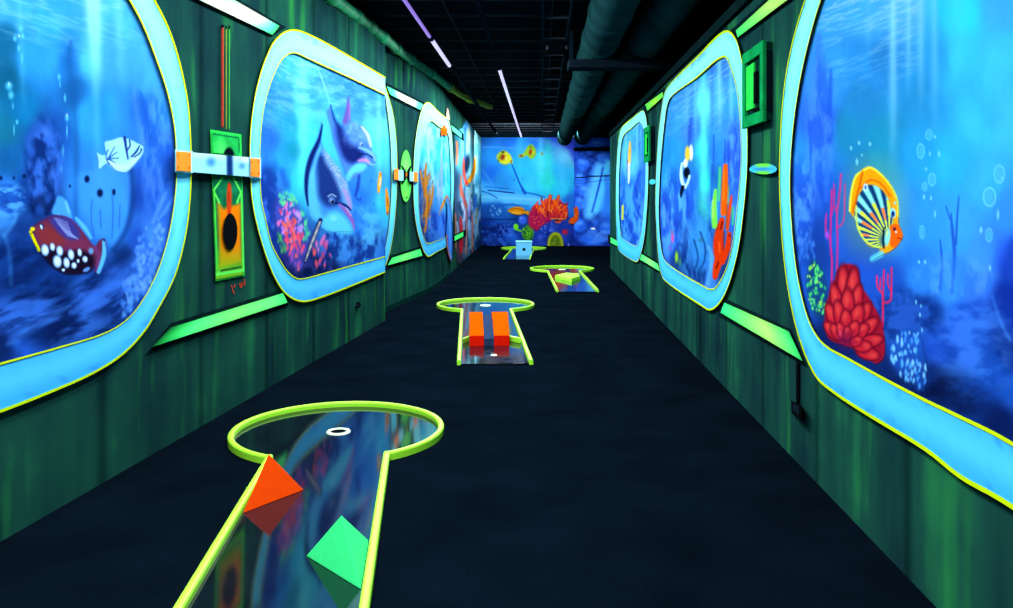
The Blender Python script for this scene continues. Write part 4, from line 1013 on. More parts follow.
# red drips painted under the plaque
c = WA.world(234., 288., 0)
rt = empty('red_drips', tuple(c), 'small red paint drips under the green hatch plaque', 'paint marks')
for pts in ([(231.5, 285), (232.5, 289), (234, 294)], [(235, 284), (234.4, 288)], [(239.5, 283), (241, 288), (243, 282)], [(244.4, 279), (244.6, 286)]):
    P = catmull(pts, 4); L = np.column_stack([P[:, 0]-.55, P[:, 1]]); R_ = np.column_stack([P[:, 0]+.55, P[:, 1]])
    patch('drip', WA, np.vstack([L, R_[::-1]]), .004, M['red_cord'], rt)
for x0, mat, lab, r, bead in ((222.4, 'red_cord', 'red twisted cord hanging above the green hatch plaque', .0075, True), (226.2, 'yellow_cord', 'dull yellow cord hanging beside the red twisted cord', .004, False), (229.2, 'green_cord', 'thin green cord, rightmost of the three above the hatch plaque', .0045, False)):
    ys = np.linspace(26.5 if bead else 27.5, 127.5 if bead else 129.5, 60)
    P = WA.world(np.full(60, x0), ys, .022)
    bm = bmesh.new(); tube(bm, P.tolist(), [r*(1+(.35*(k % 2) if bead else 0)) for k in range(60)], 8)
    o = tag(from_bm('hanging_cord', bm, M[mat], None, True), lab, 'cord')
    bm = bmesh.new(); tube(bm, [P[0]+[0, 0, -.01], P[0]+[0, 0, .012]], r*1.5, 10); from_bm('clip', bm, M['dark_steel'], o, True)

c = WB.world(406., 176., 0)
em = empty('oval_emblem', tuple(c), 'bright green oval emblem with two clamp arms between the dolphin and brown coral murals', 'emblem')
def paint_em(p):
    p.c[:] = (96, 236, 96); p.ell(406, 165, 5, 12, (150, 255, 130), .8, .9); p.ell(406.3, 194, 4, 9, (130, 250, 90), .8, .9)
    p.stroke([(401.6, 166), (404.6, 172), (404.8, 178), (402, 184)], [.8, 1.6, 1.6, .8], (4, 20, 22), 1, .5); p.stroke([(411, 166), (408.4, 172), (408.2, 178), (410.8, 184)], [.8, 1.6, 1.6, .8], (4, 20, 22), 1, .5)
    p.ell(406.5, 174.6, 1.1, 3, (226, 120, 30), 1, .5); p.ell(406.6, 197.4, 1.4, 1.2, (20, 90, 40), .8, .5)
cutout('oval_plate', WB, [(406+5.7*math.cos(t), 176+26*math.sin(t)) for t in np.linspace(0, 2*math.pi, 25)[:-1]], paint_em, .02, em, .5, th=.018)
for q, mt, nm in (([(394.2, 168.8), (398.6, 169), (398.6, 180), (394.2, 179.6)], 'hatch_orange', 'orange_plate'), ([(398.7, 170), (403.4, 170.2), (403.4, 180.6), (398.7, 180.4)], 'pale_cyan_paint', 'clamp_arm'), ([(409.8, 171.8), (413.6, 172), (413.6, 181.2), (409.8, 181)], 'pale_cyan_paint', 'clamp_arm'), ([(413.7, 171.8), (417.6, 172.2), (417.6, 182), (413.7, 181.6)], 'hatch_orange', 'orange_plate')):
    patch(nm, WB, q, .06, M[mt], em)

kn = WA.world(357.7, 305., .02); bm = bmesh.new(); tube(bm, [WA.world(357.7, 305., .001), kn], .034, 16)
ko = tag(from_bm('wall_fitting', bm, M['black_rubber']), 'small round black fitting low on the left wall under the dolphin mural', 'wall fitting')
bm = bmesh.new(); tube(bm, [kn, WA.world(357.7, 305., .032)], .02, 14); from_bm('cap', bm, M['dark_steel'], ko)
# ================================================================== RIGHT WALL
o1 = [(1013, 510), (960, 479), (926, 452), (861, 412), (832, 392.5), (818, 380.5), (808, 363), (798, 336), (790.5, 305), (785.5, 275), (781.8, 240), (779.8, 205), (779, 170), (780, 138), (782.5, 100), (787, 66), (794.5, 33), (804.5, 0), (815, -26), (830, -52), (850, -76), (885, -110), (1013, -255), (1400, -640), (2600, -1890), (3300, -2500), (3450, -2300), (3450, 200), (3450, 2200), (3250, 2450), (2500, 1760), (1500, 890)]
i1 = [(1013, 442), (960, 415), (926, 399), (888, 379.5), (845, 356), (829, 347.4), (819.3, 338.5), (809.4, 321), (799.6, 286), (794.6, 255), (791.6, 222), (790.3, 199), (790, 178), (791.4, 148), (794.7, 115), (801, 75.7), (811, 33), (821, 0), (831, -22), (846, -40), (864, -58), (895, -88), (1013, -205), (1400, -570), (2500, -1600), (2950, -1990), (3060, -1800), (3060, 200), (3060, 1700), (2900, 1900), (2300, 1400), (1500, 780)]
BFLY = [(849.7, 211), (850.2, 203), (850.7, 195.4), (853, 183), (855.6, 175.6), (859.6, 172.7), (863, 169), (869.4, 166.8), (877.3, 170.7), (884, 177), (889, 183.5), (896, 198.3), (898.3, 213), (898.6, 224), (902.6, 236), (899, 243), (895, 247.8), (889, 252), (884, 254), (877, 257.5), (871, 261), (870, 258), (877, 254), (880, 249), (873, 247.5), (867.5, 244.7), (859.6, 232.8), (854.7, 219)]
RCOR = [(844, 264.5), (851, 264), (858, 269), (860, 283), (870.5, 300), (880, 317.5), (884.6, 338), (883, 359), (875, 363.5), (865, 354), (857, 350), (843, 345), (829, 339), (824.3, 322), (827, 301), (834, 280.6), (838, 269)]
GCOR = [(813, 260), (820, 268), (826, 284), (826, 304), (821, 318), (814, 314), (808, 296), (806.6, 276)]
BCR = [(907, 326), (918, 332), (924, 352), (927, 372), (924, 392), (912, 385), (898, 372), (890, 356), (893, 338)]
def paint_r1(p):
    p.base([(830, 8, (60, 165, 245)), (868, 20, (64, 170, 248)), (900, 10, (80, 175, 252)), (960, 10, (40, 205, 250)), (1000, 5, (60, 170, 248)), (830, 60, (50, 150, 240)), (825, 90, (50, 140, 235)), (820, 120, (44, 100, 235)), (860, 62, (40, 140, 220)), (880, 60, (40, 130, 205)), (860, 100, (34, 125, 192)), (848, 130, (28, 130, 182)), (880, 140, (28, 138, 182)), (920, 100, (35, 140, 205)), (940, 60, (40, 150, 225)), (960, 60, (50, 185, 245)), (1000, 60, (60, 190, 255)), (980, 120, (52, 182, 252)), (1010, 120, (60, 184, 255)), (920, 150, (34, 150, 216)), (950, 160, (40, 170, 244)), (990, 182, (52, 170, 252)), (1010, 205, (50, 140, 244)), (799, 160, (40, 134, 236)), (799, 205, (40, 108, 220)), (815, 205, (28, 78, 190)), (820, 235, (22, 66, 168)), (840, 240, (34, 90, 200)), (870, 268, (28, 78, 190)), (900, 232, (40, 130, 226)), (930, 222, (45, 150, 242)), (960, 232, (52, 152, 244)), (980, 252, (56, 140, 246)), (1010, 262, (38, 88, 220)), (890, 285, (28, 78, 190)), (920, 280, (40, 130, 232)), (950, 290, (52, 142, 252)), (980, 290, (50, 110, 232)), (1006, 300, (14, 46, 148)), (1010, 350, (8, 32, 104)), (820, 255, (20, 60, 150)), (805, 285, (28, 86, 200)), (835, 345, (12, 30, 90)), (900, 312, (20, 60, 152)), (930, 312, (14, 50, 132)), (900, 345, (20, 60, 142)), (940, 342, (24, 70, 182)), (960, 320, (30, 90, 212)), (970, 350, (34, 90, 212)), (990, 372, (24, 80, 190)), (930, 388, (8, 22, 66)), (960, 392, (10, 34, 90)), (1000, 422, (8, 26, 84)), (1010, 392, (24, 78, 180)), (880, 372, (14, 36, 100)),
            (1150, 0, (70, 180, 250)), (1150, 160, (50, 150, 235)), (1150, 320, (26, 80, 190)), (1150, 480, (10, 34, 100)), (1800, -300, (70, 180, 250)), (1800, 150, (50, 150, 230)), (1800, 600, (16, 60, 150)), (2800, 0, (50, 150, 230)), (850, -40, (80, 180, 250))])
    p.tex(22, 40, .09, 12)
    p.rays([(893, -30, 893, 175, 3, 5, (130, 215, 255), .8), (909, -40, 908, 100, 2.5, 3, (120, 205, 255), .75), (921, -40, 921, 120, 3, 4, (120, 205, 255), .7), (934, -40, 935, 140, 3, 5, (110, 200, 255), .6), (958, -60, 955, 110, 12, 10, (70, 220, 255), .55), (869, -20, 868, 60, 3, 3, (96, 190, 250), .4)])
    p.caustic(0, 105, -.33, (150, 212, 255), 40, 7, 31, .6, 812, 925)
    p.stroke([(819, 36), (818, 70), (817, 110), (815, 150), (812, 186)], [3, 6, 6, 7, 5], (56, 120, 238), .65, 1); p.stroke([(831, 70), (830, 110), (830, 145)], [1.5, 3, 3], (24, 66, 180), .5, 1); p.stroke([(812, 152), (818, 146), (829, 142)], 1.6, (20, 60, 170), .5, 1); p.cloud(820, 130, 14, 70, (70, 140, 248), (30, 84, 215), 7, 26, 36, .6, 5)
    p.stroke([(826, 150), (828, 175), (826, 200)], 3, (46, 110, 230), .6, 1)
    p.cloud(800, 205, 13, 44, (80, 150, 250), (30, 80, 200), 5, 12, 37, .65, 5)
    # dead sea trees, boulders
    for pts, w in (([(951, 214), (952.5, 232), (954.5, 254), (953, 280), (952, 292)], [1, 1.8, 2, 2, 2]), ([(959, 196), (957, 220), (956, 244)], [.7, 1.2, 1.2]), ([(940, 240), (942, 262), (940, 290)], [.8, 1.4, 1.8]), ([(946, 206), (950, 220)], .7)): p.stroke(pts, w, (20, 62, 170), .75, .8)
    p.poly([(1013, 238), (1004, 256), (996, 282), (992, 296), (1000, 320), (1013, 342), (1060, 360), (1060, 230)], (14, 44, 150), .6, 5)
    p.stroke([(992, 296), (1000, 320), (1010, 340)], 2, (60, 130, 240), .5, .9)
    p.stroke([(980, 300), (960, 330), (940, 350)], [4, 12, 10], (36, 90, 210), .6, 1); p.stroke([(985, 312), (978, 340), (990, 372)], [4, 9, 9], (34, 94, 200), .5, 1)
    p.cloud(975, 345, 40, 50, (70, 140, 246), (16, 56, 150), 22, 12, 38, .42, 4); p.cloud(925, 395, 70, 24, (20, 60, 150), (5, 16, 54), 22, 10, 39, .45); p.cloud(905, 318, 34, 30, (40, 96, 205), (12, 44, 124), 14, 12, 40, .6); p.cloud(955, 278, 40, 22, (80, 160, 252), (44, 122, 235), 9, 16, 44, .5)
    p.ell(940, 400, 26, 26, (6, 18, 60), .6, .9); p.ell(985, 405, 26, 14, (8, 28, 84), .5, .9)
    # bubbles
    for x, y, a, b in ((929, 134.6, 3.4, 5), (920.6, 151, 3.6, 7), (932, 179.5, 3.6, 6), (924.6, 186.5, 2.4, 4.2), (989.5, 197, 6, 9), (999.4, 174, 5, 8.5), (989, 235, 3.4, 6.5), (922, 232, 2.6, 6)):
        p.ell(x, y, a, b, (70, 180, 252), .7, .5); p.ring(x, y, a, b, .22, (120, 220, 255), .7)
    for x, y, a, b in ((939, 154, 1.6, 4.2), (930, 154, 1.2, 3.4), (935, 214, 1.2, 5.4), (931, 198, 1.4, 3.4), (924, 197, 1.8, 3.6), (935, 137, 1.4, 2.6), (926, 169, 1.4, 2.4), (981, 230, 2, 4.6), (998, 215, 1.6, 7), (919, 262, 1.8, 2.6), (925, 262, 1.4, 3), (990, 268, 1.6, 4), (859, 143, 1.8, 3), (870, 144, 1.8, 3), (851, 148, 1.6, 3), (862, 155, 1.4, 2), (857, 162, 2, 5), (916, 302, 1.4, 3), (921, 306, 1, 2.4), (920, 315, 1.4, 3), (922, 330, 1, 3.4), (1002, 178, 1, 2.6)): p.ell(x, y, a, b, (130, 220, 255), .8, .7)
    # sea fans
    pk = (206, 36, 130)
    for pts, w in (([(831.4, 288), (832, 262), (830.5, 245), (831, 215), (832, 190)], 1.2), ([(837, 270), (837.5, 240), (837, 214), (840, 190), (841, 174)], 1.1), ([(837.5, 228), (843, 222), (844.5, 200), (845, 184)], .9), ([(830.5, 240), (826, 232), (826.5, 214)], .9), ([(831, 216), (834, 204), (834, 184)], .8), ([(837, 214), (834.6, 206)], .8)): p.stroke(pts, w, pk, .9, .6)
    p.ell(827, 235, 3.4, 6, (170, 80, 220), .8, .7)
    rd = (220, 34, 84)
    for pts, w in (([(882.4, 326), (883, 305), (883, 294)], 1.2), ([(883, 294), (877.6, 287), (877, 276)], 1), ([(883, 294), (883.4, 284), (884, 270)], 1), ([(883, 303), (890, 301), (891.4, 288), (891.6, 268)], 1), ([(880, 289), (880.6, 278)], .8), ([(890.6, 290), (888, 284), (888, 274)], .8)): p.stroke(pts, w, rd, .95, .6)
    # corals
    p.scatter([(796, 236), (806, 232), (815, 244), (814, 262), (800, 266)], 26, 1.8, 4.2, [(70, 140, 245), (52, 116, 225)], .6, 41, .8)
    p.poly(GCOR, (16, 62, 96), .75, 2.5); p.scatter(GCOR, 74, 1.3, 2.6, [(70, 216, 110), (140, 226, 90), (40, 170, 110), (90, 236, 120)], .9, 42, .6)
    p.poly(BCR, (28, 84, 190), .5, 4); p.scatter(BCR, 66, 1.7, 4.4, [(84, 176, 252), (66, 150, 245), (120, 200, 255)], .85, 43, .7)
    p.poly(RCOR, (150, 18, 44), 1, 1.)
    B = np.array([846., 347.])
    for tx, ty, wd in ((843, 265, 8), (855, 267, 8), (833, 283, 7), (860, 284, 7), (870, 302, 7.5), (827, 303, 7), (878, 318, 7.5), (825, 322, 6.5), (883.5, 338, 7), (880, 357, 7), (848, 288, 8), (837, 300, 6.5), (861, 304, 8), (868, 324, 7), (832, 324, 6), (872, 346, 6.5), (846, 309, 6.5), (857, 321, 6.5), (839, 322, 5), (862, 338, 5.5), (848, 326, 4.5)):
        T = np.array([tx, ty]); d = B-T; Ln = np.hypot(*d); c = T+d*.36; ro = math.atan2(d[1], d[0])
        p.ell(c[0], c[1], Ln*.42, wd*1.14, (84, 6, 30), .9, .2, ro); p.ell(c[0], c[1], Ln*.385, wd*.96, (190, 30, 48), 1, .3, ro)
        e = T+d*.2; p.ell(e[0]-1, e[1], Ln*.2, wd*.55, (226, 72, 66), .75, .9, ro); e = T+d*.42; p.ell(e[0]+1.5, e[1], Ln*.2, wd*.3, (140, 16, 46), .5, .9, ro)
    p.ell(845, 340, 12, 14, (90, 14, 70), .6, .9); p.ell(840, 333, 2.4, 5, (236, 70, 110), .7, .8)
    # butterflyfish with a glow
    d = np.hypot((p.x-875)/36., (p.y-208)/52.); p.mix(np.clip(1.2-d, 0, 1)*.55, (140, 190, 80))
    p.poly(BFLY[:20]+BFLY[23:], (252, 160, 14), 1, 1.)
    body = [(862, 190), (868, 185), (878, 187), (887, 197), (892, 212), (893, 226), (888, 242), (880, 248), (868, 244), (859, 231), (854.5, 216), (856, 203)]
    p.poly(body, (30, 110, 140), 1, 1.2)
    ins = inside(p.x, p.y, catmull(body, 5, True)); ang = np.arctan2(p.y-240, p.x-889); rad = np.hypot(p.x-889, p.y-240)
    s = np.sin(ang*32+rad*.05); s2 = np.sin(ang*16+rad*.02+1)
    stripe = np.clip(s*2.2+.3, 0, 1)*ins*np.clip((rad-5)/6, 0, 1)
    cc = np.where((rad > 33)[:, None], np.array([130, 222, 226.]), np.where((rad > 20)[:, None], np.array([250, 130, 60.]), np.array([210, 236, 60.])))
    cc = np.where((s2 > .35)[:, None] & (rad < 40)[:, None], np.array([214, 232, 70.]), cc)
    p.c = p.c*(1-stripe[:, None])+cc*stripe[:, None]
    dk = np.clip(-s*2-.7, 0, 1)*ins; p.c = p.c*(1-dk[:, None]*.8)+np.array([14, 34, 96.])*dk[:, None]*.8
    p.stroke([(856, 206), (858, 228), (868, 243), (880, 247.5)], 1.2, (200, 236, 90), .9, .6)
    p.stroke([(849.8, 211), (851, 194), (856, 176), (861, 172)], 1.3, (226, 240, 60), .9, .7); p.stroke([(864, 170), (870, 167.6), (878, 172), (890, 185), (897, 200), (898, 216)], 1.3, (236, 240, 60), .9, .7)
    p.stroke([(862, 173), (860, 184), (857, 196), (853, 212)], 1.4, (206, 90, 8), .85, .8); p.stroke([(861, 188), (870, 180), (880, 183), (890, 196)], 1.2, (214, 96, 10), .8, .8)
    p.ell(893, 213, 3.6, 6.2, (150, 240, 255), 1, .4, -.1); p.ell(893, 214, 2.2, 4, (20, 40, 120), 1, .4)
    p.ell(865.5, 187.5, 3, 5, (190, 236, 255), 1, .4); p.ell(865.5, 187.5, 1.6, 2.6, (50, 90, 200), 1, .5); p.ell(895, 203, 1.6, 2.6, (120, 214, 220), .9, .6)
    p.poly([(890, 226), (897, 224), (902.4, 236), (899, 243), (894, 248), (890, 244)], (250, 96, 14), 1, 1.); p.ell(894.5, 229, 2, 2.6, (60, 20, 60), .95, .5); p.ell(896, 232, 1.2, 1.4, (240, 250, 255), .9, .5); p.stroke([(898, 238), (902, 239)], .7, (110, 10, 10), .9, .6, False)
    p.ell(887.5, 237, 3.2, 11, (130, 226, 214), 1, .35, .12); p.ell(887, 233, 1.2, 5, (230, 240, 120), .8, .7, .12); p.stroke([(884, 228), (883, 240), (884, 248)], 1.1, (8, 20, 50), .95, .6)
    p.poly([(883, 251), (877, 253), (870, 258), (871, 261.5), (878, 259), (884, 255)], (84, 206, 245), .9, 1.4)
xs = np.concatenate([np.arange(777, 1016, .85), np.geomspace(1018, 3400, 60)])
root = empty('tmp', (0, 0, 0), 'x', 'x')
mid = frame(WR, o1, i1, True, root, 300, seed=11)
r1 = mural_root('nearest mural on the right wall, orange butterflyfish above a red coral', WR, xs, (.5, 2.84), mid, paint_r1, 470)
adopt(root, r1)
cutout('painted_fish', WR, BFLY, paint_r1, .0078, r1, .75)['label'] = 'orange butterflyfish with striped flank'
cutout('painted_coral', WR, RCOR, paint_r1, .0078, r1, .9)['label'] = 'big red petal coral'
cutout('painted_coral', WR, GCOR, paint_r1, .0078, r1, .9)['label'] = 'speckled green coral'
cutout('painted_coral', WR, BCR, paint_r1, .0078, r1, .9)['label'] = 'pale blue bud coral'

# ---------------------------------------------------------------- middle right mural
o2 = [(728.9, 30.6), (735.8, 38.5), (740.5, 53.7), (743.4, 71), (745.6, 95), (747, 120), (747.5, 145), (747, 170), (745.5, 192), (743.4, 212), (740.4, 237), (735, 264), (727.8, 287.8), (720.5, 302.2), (713.3, 309.3), (707.9, 310.4), (702.4, 307), (664.5, 280.5), (660.8, 273.3), (658, 255), (656.3, 230), (655.3, 207), (655.6, 184), (656.6, 160), (658.3, 135), (660.8, 112.8), (664, 94), (668.5, 85.5), (697.3, 56), (722, 31.8)]
i2 = [(725.3, 57.6), (731, 69.4), (736.4, 89.2), (739.3, 112.8), (740.6, 135), (740.8, 160), (739.6, 180), (737.4, 202), (735, 225), (731.5, 248), (726.9, 266), (719.6, 281.4), (714, 288.2), (709.7, 288.6), (703, 285.4), (668, 263.6), (663.4, 257), (660.8, 245), (659.2, 228), (658.6, 208), (659.4, 184), (660.8, 160), (662.6, 140.4), (664.6, 122), (667.2, 105), (671, 97), (697.3, 77.5), (719, 59)]
IDOL = [(689, 143), (693, 145), (693.6, 154), (692, 162), (689.4, 166), (691, 172), (690, 179), (687, 187), (684, 190), (681.4, 198), (679.6, 193), (680.4, 186), (679.6, 176), (681, 163), (683.6, 158), (685, 148)]
OSP = [(724, 162.6), (727.6, 166), (728, 186), (730.4, 194), (733, 200), (731, 216), (729.4, 230), (731, 236), (729, 248), (726, 262), (720, 276), (713.6, 279), (713, 272), (717, 258), (716.4, 244), (715.6, 232), (718, 224), (721, 214), (722, 190)]
GSP = [(719.5, 166), (722, 172), (721, 192), (719, 214), (717, 230), (713, 228), (711.8, 214), (714, 192), (716.6, 188), (718, 176)]
def paint_r2(p):
    p.base([(700, 70, (60, 150, 240)), (722, 66, (60, 140, 235)), (690, 92, (60, 150, 245)), (703, 100, (110, 235, 255)), (720, 92, (74, 175, 248)), (733, 102, (60, 170, 248)), (680, 110, (64, 160, 245)), (668, 122, (50, 150, 240)), (667, 150, (34, 140, 216)), (670, 180, (40, 150, 235)), (680, 160, (44, 150, 235)), (692, 130, (46, 110, 220)), (704, 150, (56, 225, 235)), (704, 182, (40, 214, 190)), (704, 210, (40, 172, 184)), (712, 150, (40, 128, 230)), (722, 140, (50, 140, 245)), (734, 150, (40, 88, 222)), (734, 180, (40, 110, 235)), (716, 178, (30, 110, 196)), (695, 182, (40, 108, 212)), (663, 212, (40, 88, 214)), (675, 205, (64, 155, 245)), (690, 210, (40, 108, 222)), (712, 205, (52, 140, 228)), (667, 240, (50, 118, 245)), (676, 233, (28, 58, 180)), (685, 230, (52, 140, 245)), (700, 235, (40, 140, 235)), (690, 252, (12, 44, 108)), (705, 256, (28, 108, 205)), (712, 242, (18, 46, 120)), (715, 262, (60, 140, 245)), (680, 262, (12, 36, 88)), (700, 277, (14, 38, 90)), (709, 282, (60, 130, 235)), (723, 272, (28, 58, 120)), (732, 200, (60, 140, 245))], ax=1.2, ay=.65)
    p.tex(7, 20, .12, 15)
    p.rays([(703, 40, 704, 255, 3.4, 4, (100, 245, 240), .85), (719, 60, 720, 140, 2.4, 3, (140, 235, 255), .7), (695, 80, 696, 160, 1.6, 2, (100, 210, 255), .6), (687, 90, 686, 150, 3, 3, (110, 210, 255), .5), (731, 88, 732, 190, 2, 2.4, (120, 225, 255), .6), (712, 70, 712, 160, 2, 2, (50, 110, 220), .5)])
    p.caustic(50, 150, -.6, (150, 220, 255), 20, 6, 51, .7); p.cloud(676, 215, 18, 44, (84, 166, 252), (24, 70, 190), 4, 18, 52, .7, 5); p.cloud(697, 250, 22, 36, (60, 150, 240), (12, 50, 130), 5, 16, 53, .6, 5); p.cloud(733, 175, 9, 60, (80, 150, 250), (36, 84, 220), 4, 14, 54, .6, 5)
    for x, y0, y1 in ((691, 118, 150), (689, 126, 146), (725, 140, 168), (729, 150, 176), (714, 135, 175), (712, 165, 200)): p.stroke([(x, y0), (x-.5, y1)], 1, (30, 70, 190), .6, .8, False)
    p.poly([(692, 222), (700, 214), (708, 232), (708, 256), (702, 272), (694, 262)], (48, 140, 228), .6, 3)
    p.ell(699, 240, 9, 24, (64, 154, 240), .5, .8); p.ell(700, 262, 7, 12, (30, 110, 200), .5, .9)
    for q in ([(700, 232), (705, 246), (704, 262), (698, 272)], [(694, 240), (698, 256), (696, 268)]): p.stroke(q, 1.1, (16, 64, 120), .8, .8)
    p.ell(700.5, 240, 2.4, 3.6, (36, 110, 120), .8, .7); p.stroke([(708, 246), (711, 256), (708, 284)], [1.6, 2.2, 2.4], (92, 170, 252), .8, .9)
    p.ell(672.5, 238, 2, 7, (226, 70, 160), .9, .7); p.ell(670, 248, 1.6, 3.6, (190, 60, 190), .6, .8); p.ell(676.6, 257, 2.4, 8, (136, 196, 44), .95, .6); p.ell(680, 262, 1.6, 6, (70, 150, 60), .7, .8); p.ell(672, 232, 1.2, 2.4, (180, 80, 60), .7, .7)
    # banner fish
    p.poly(IDOL, (40, 110, 200), .3, 1.2)
    p.ell(691, 152.6, 2.6, 10, (240, 250, 236), 1, .4); p.ell(687.4, 154, 3, 10, (244, 204, 64), 1, .4); p.ell(685.4, 163.6, 2.6, 6, (232, 252, 255), 1, .4)
    p.ell(686.8, 173, 3.8, 7, (8, 16, 34), 1, .35); p.stroke([(682, 163), (681, 175), (683, 184), (685, 187.5)], [1.1, 1.7, 2, 1.4], (190, 242, 255), 1, .5); p.stroke([(685, 187), (688, 182), (689.6, 176)], 1.5, (190, 242, 255), .95, .6); p.stroke([(682.8, 187), (681.4, 192), (681, 197)], [2, 1.8, .8], (6, 20, 48), 1, .5)
    # sponges
    p.stroke([(715.6, 190), (714, 208), (714.8, 226)], [1.4, 3, 3], (116, 232, 70), 1, .5); p.stroke([(713.4, 200), (713, 218)], .9, (190, 250, 120), .7, .9); p.stroke([(720, 168), (719.4, 184), (718.6, 200)], 1.7, (70, 196, 130), .95, .6); p.stroke([(732.4, 208), (732.8, 224)], 1.5, (60, 190, 120), .9, .7); p.stroke([(728.6, 186), (728, 204)], 1, (120, 170, 60), .8, .7)
    o_ = (240, 92, 8)
    p.stroke([(725.4, 166), (724.8, 185), (723.4, 213)], [2.4, 3.2, 3], o_, 1, .35); p.stroke([(724, 170), (723.4, 200)], .8, (255, 140, 50), .7, .9); p.stroke([(731.6, 196), (729.6, 210), (727.4, 230)], [1.2, 1.8, 1.4], (220, 64, 20), 1, .5); p.stroke([(727, 205), (726.4, 228)], 1.3, (180, 70, 20), .9, .7)
    rd = (216, 50, 8)
    p.stroke([(722, 220), (718.4, 238), (719.6, 256), (722, 262)], [2.6, 4.6, 5.4, 3], rd, 1, .35); p.stroke([(729, 234), (727.6, 248), (723, 260)], [2.4, 3, 3], rd, 1, .4); p.stroke([(720, 254), (717, 266), (715, 277)], [4, 4, 2.6], rd, 1, .35)
    p.stroke([(722.4, 222), (720.6, 229)], .9, (90, 10, 4), .95, .6, False); p.ell(729.6, 235.6, 1.4, 1.8, (110, 12, 4), .95, .6); p.stroke([(718.4, 262), (716.4, 268)], .9, (100, 10, 4), .9, .6, False); p.stroke([(724, 232), (723, 250)], .9, (150, 28, 4), .8, .8, False); p.stroke([(719, 242), (719.6, 252)], .9, (255, 120, 40), .6, .9, False)
root = empty('tmp', (0, 0, 0), 'x', 'x')
mid = frame(WR, o2, i2, True, root, 260, seed=12)
r2 = mural_root('middle mural on the right wall, tall orange sponge and a banner fish', WR, np.arange(654.6, 748.4, .6), (.5, 2.81), mid, paint_r2, 380)
adopt(root, r2)
cutout('painted_fish', WR, IDOL, paint_r2, .0078, r2, .5)['label'] = 'yellow white and black banner fish'
cutout('painted_sponge', WR, OSP, paint_r2, .0078, r2, .6)['label'] = 'orange and red tube sponge'
cutout('painted_sponge', WR, GSP, paint_r2, .0078, r2, .6)['label'] = 'green tube sponge'

# ---------------------------------------------------------------- far right mural
o3 = [(643.2, 110.5), (645.8, 117), (647.4, 130), (648.4, 150), (648.3, 172), (647.2, 203.4), (643.9, 240), (640, 256.4), (637, 262), (634, 261.4), (619.6, 251.4), (617.4, 246), (616.2, 225), (615.8, 203), (616, 180), (617, 155), (619, 136), (621.5, 127.5), (632, 118)]
i3 = [(639.5, 122), (643, 128), (644.6, 142), (645.4, 160), (645.3, 176), (644.2, 203.4), (641.2, 231), (638.6, 242), (636.4, 245.6), (633.6, 245), (622.4, 237.6), (620.8, 232), (619.4, 218.5), (618.8, 203), (618.8, 181), (620, 157), (621.6, 142), (624, 135), (632, 128)]
def paint_r3(p):
    p.base([(632, 132, (64, 175, 248)), (625, 150, (74, 185, 252)), (632, 165, (84, 195, 252)), (640, 140, (50, 140, 240)), (642, 180, (40, 108, 222)), (624, 190, (40, 120, 224)), (632, 200, (52, 155, 244)), (638, 205, (28, 78, 200)), (625, 222, (30, 110, 214)), (640, 226, (40, 120, 235)), (632, 226, (28, 68, 180)), (630, 240, (28, 86, 200))], ax=1.5, ay=.6)
    p.tex(3, 12, .14, 18); p.caustic(110, 175, -.8, (160, 225, 255), 9, 5, 55, .6); p.cloud(632, 215, 15, 34, (70, 156, 246), (22, 66, 175), 3, 12, 56, .7, 5)
    p.rays([(637, 118, 637, 175, 1.4, 1.6, (130, 230, 255), .7), (626, 132, 625, 180, 1.2, 1.4, (130, 230, 255), .6), (641, 125, 641, 170, 1, 1, (110, 210, 255), .5)])
    p.stroke([(640, 172), (635, 190), (634, 200), (641, 218)], [1.4, 2, 1.6, 1.4], (24, 70, 190), .75, .8); p.stroke([(628, 196), (632, 214), (637, 232)], 1.6, (60, 150, 245), .7, .9); p.stroke([(622, 225), (626, 236)], 1.6, (70, 150, 245), .6, .9, False)
    p.stroke([(630, 142), (629.6, 154), (629, 165)], [1, 1.9, 1.4], (244, 200, 90), 1, .5); p.stroke([(629, 164), (629, 174), (628.6, 183)], [1.4, 1.3, .7], (226, 250, 255), .95, .6); p.ell(630, 151, .9, 4, (250, 150, 40), .8, .7); p.stroke([(627.4, 160), (627, 172)], .7, (120, 60, 160), .6, .8, False)
    p.stroke([(622.8, 206), (622.4, 219)], [1.3, 1.2], (196, 206, 60), .95, .6, False)
    for x in (624, 634, 639): p.stroke([(x, 232), (x+1, 218)], .9, (84, 170, 250), .6, .9, False)
root = empty('tmp', (0, 0, 0), 'x', 'x')
mid = frame(WR, o3, i3, True, root, 200, seed=13)
r3 = mural_root('farthest mural on the right wall, narrow, with one slim yellow fish', WR, np.arange(615, 649.4, .4), (.5, 2.75), mid, paint_r3, 260)
adopt(root, r3)
cutout('painted_fish', WR, [(630, 141), (631.8, 146), (631.6, 158), (630.6, 172), (629, 184), (627.6, 178), (627.4, 162), (628.2, 148)], paint_r3, .0078, r3, .4)['label'] = 'slim yellow and white fish'

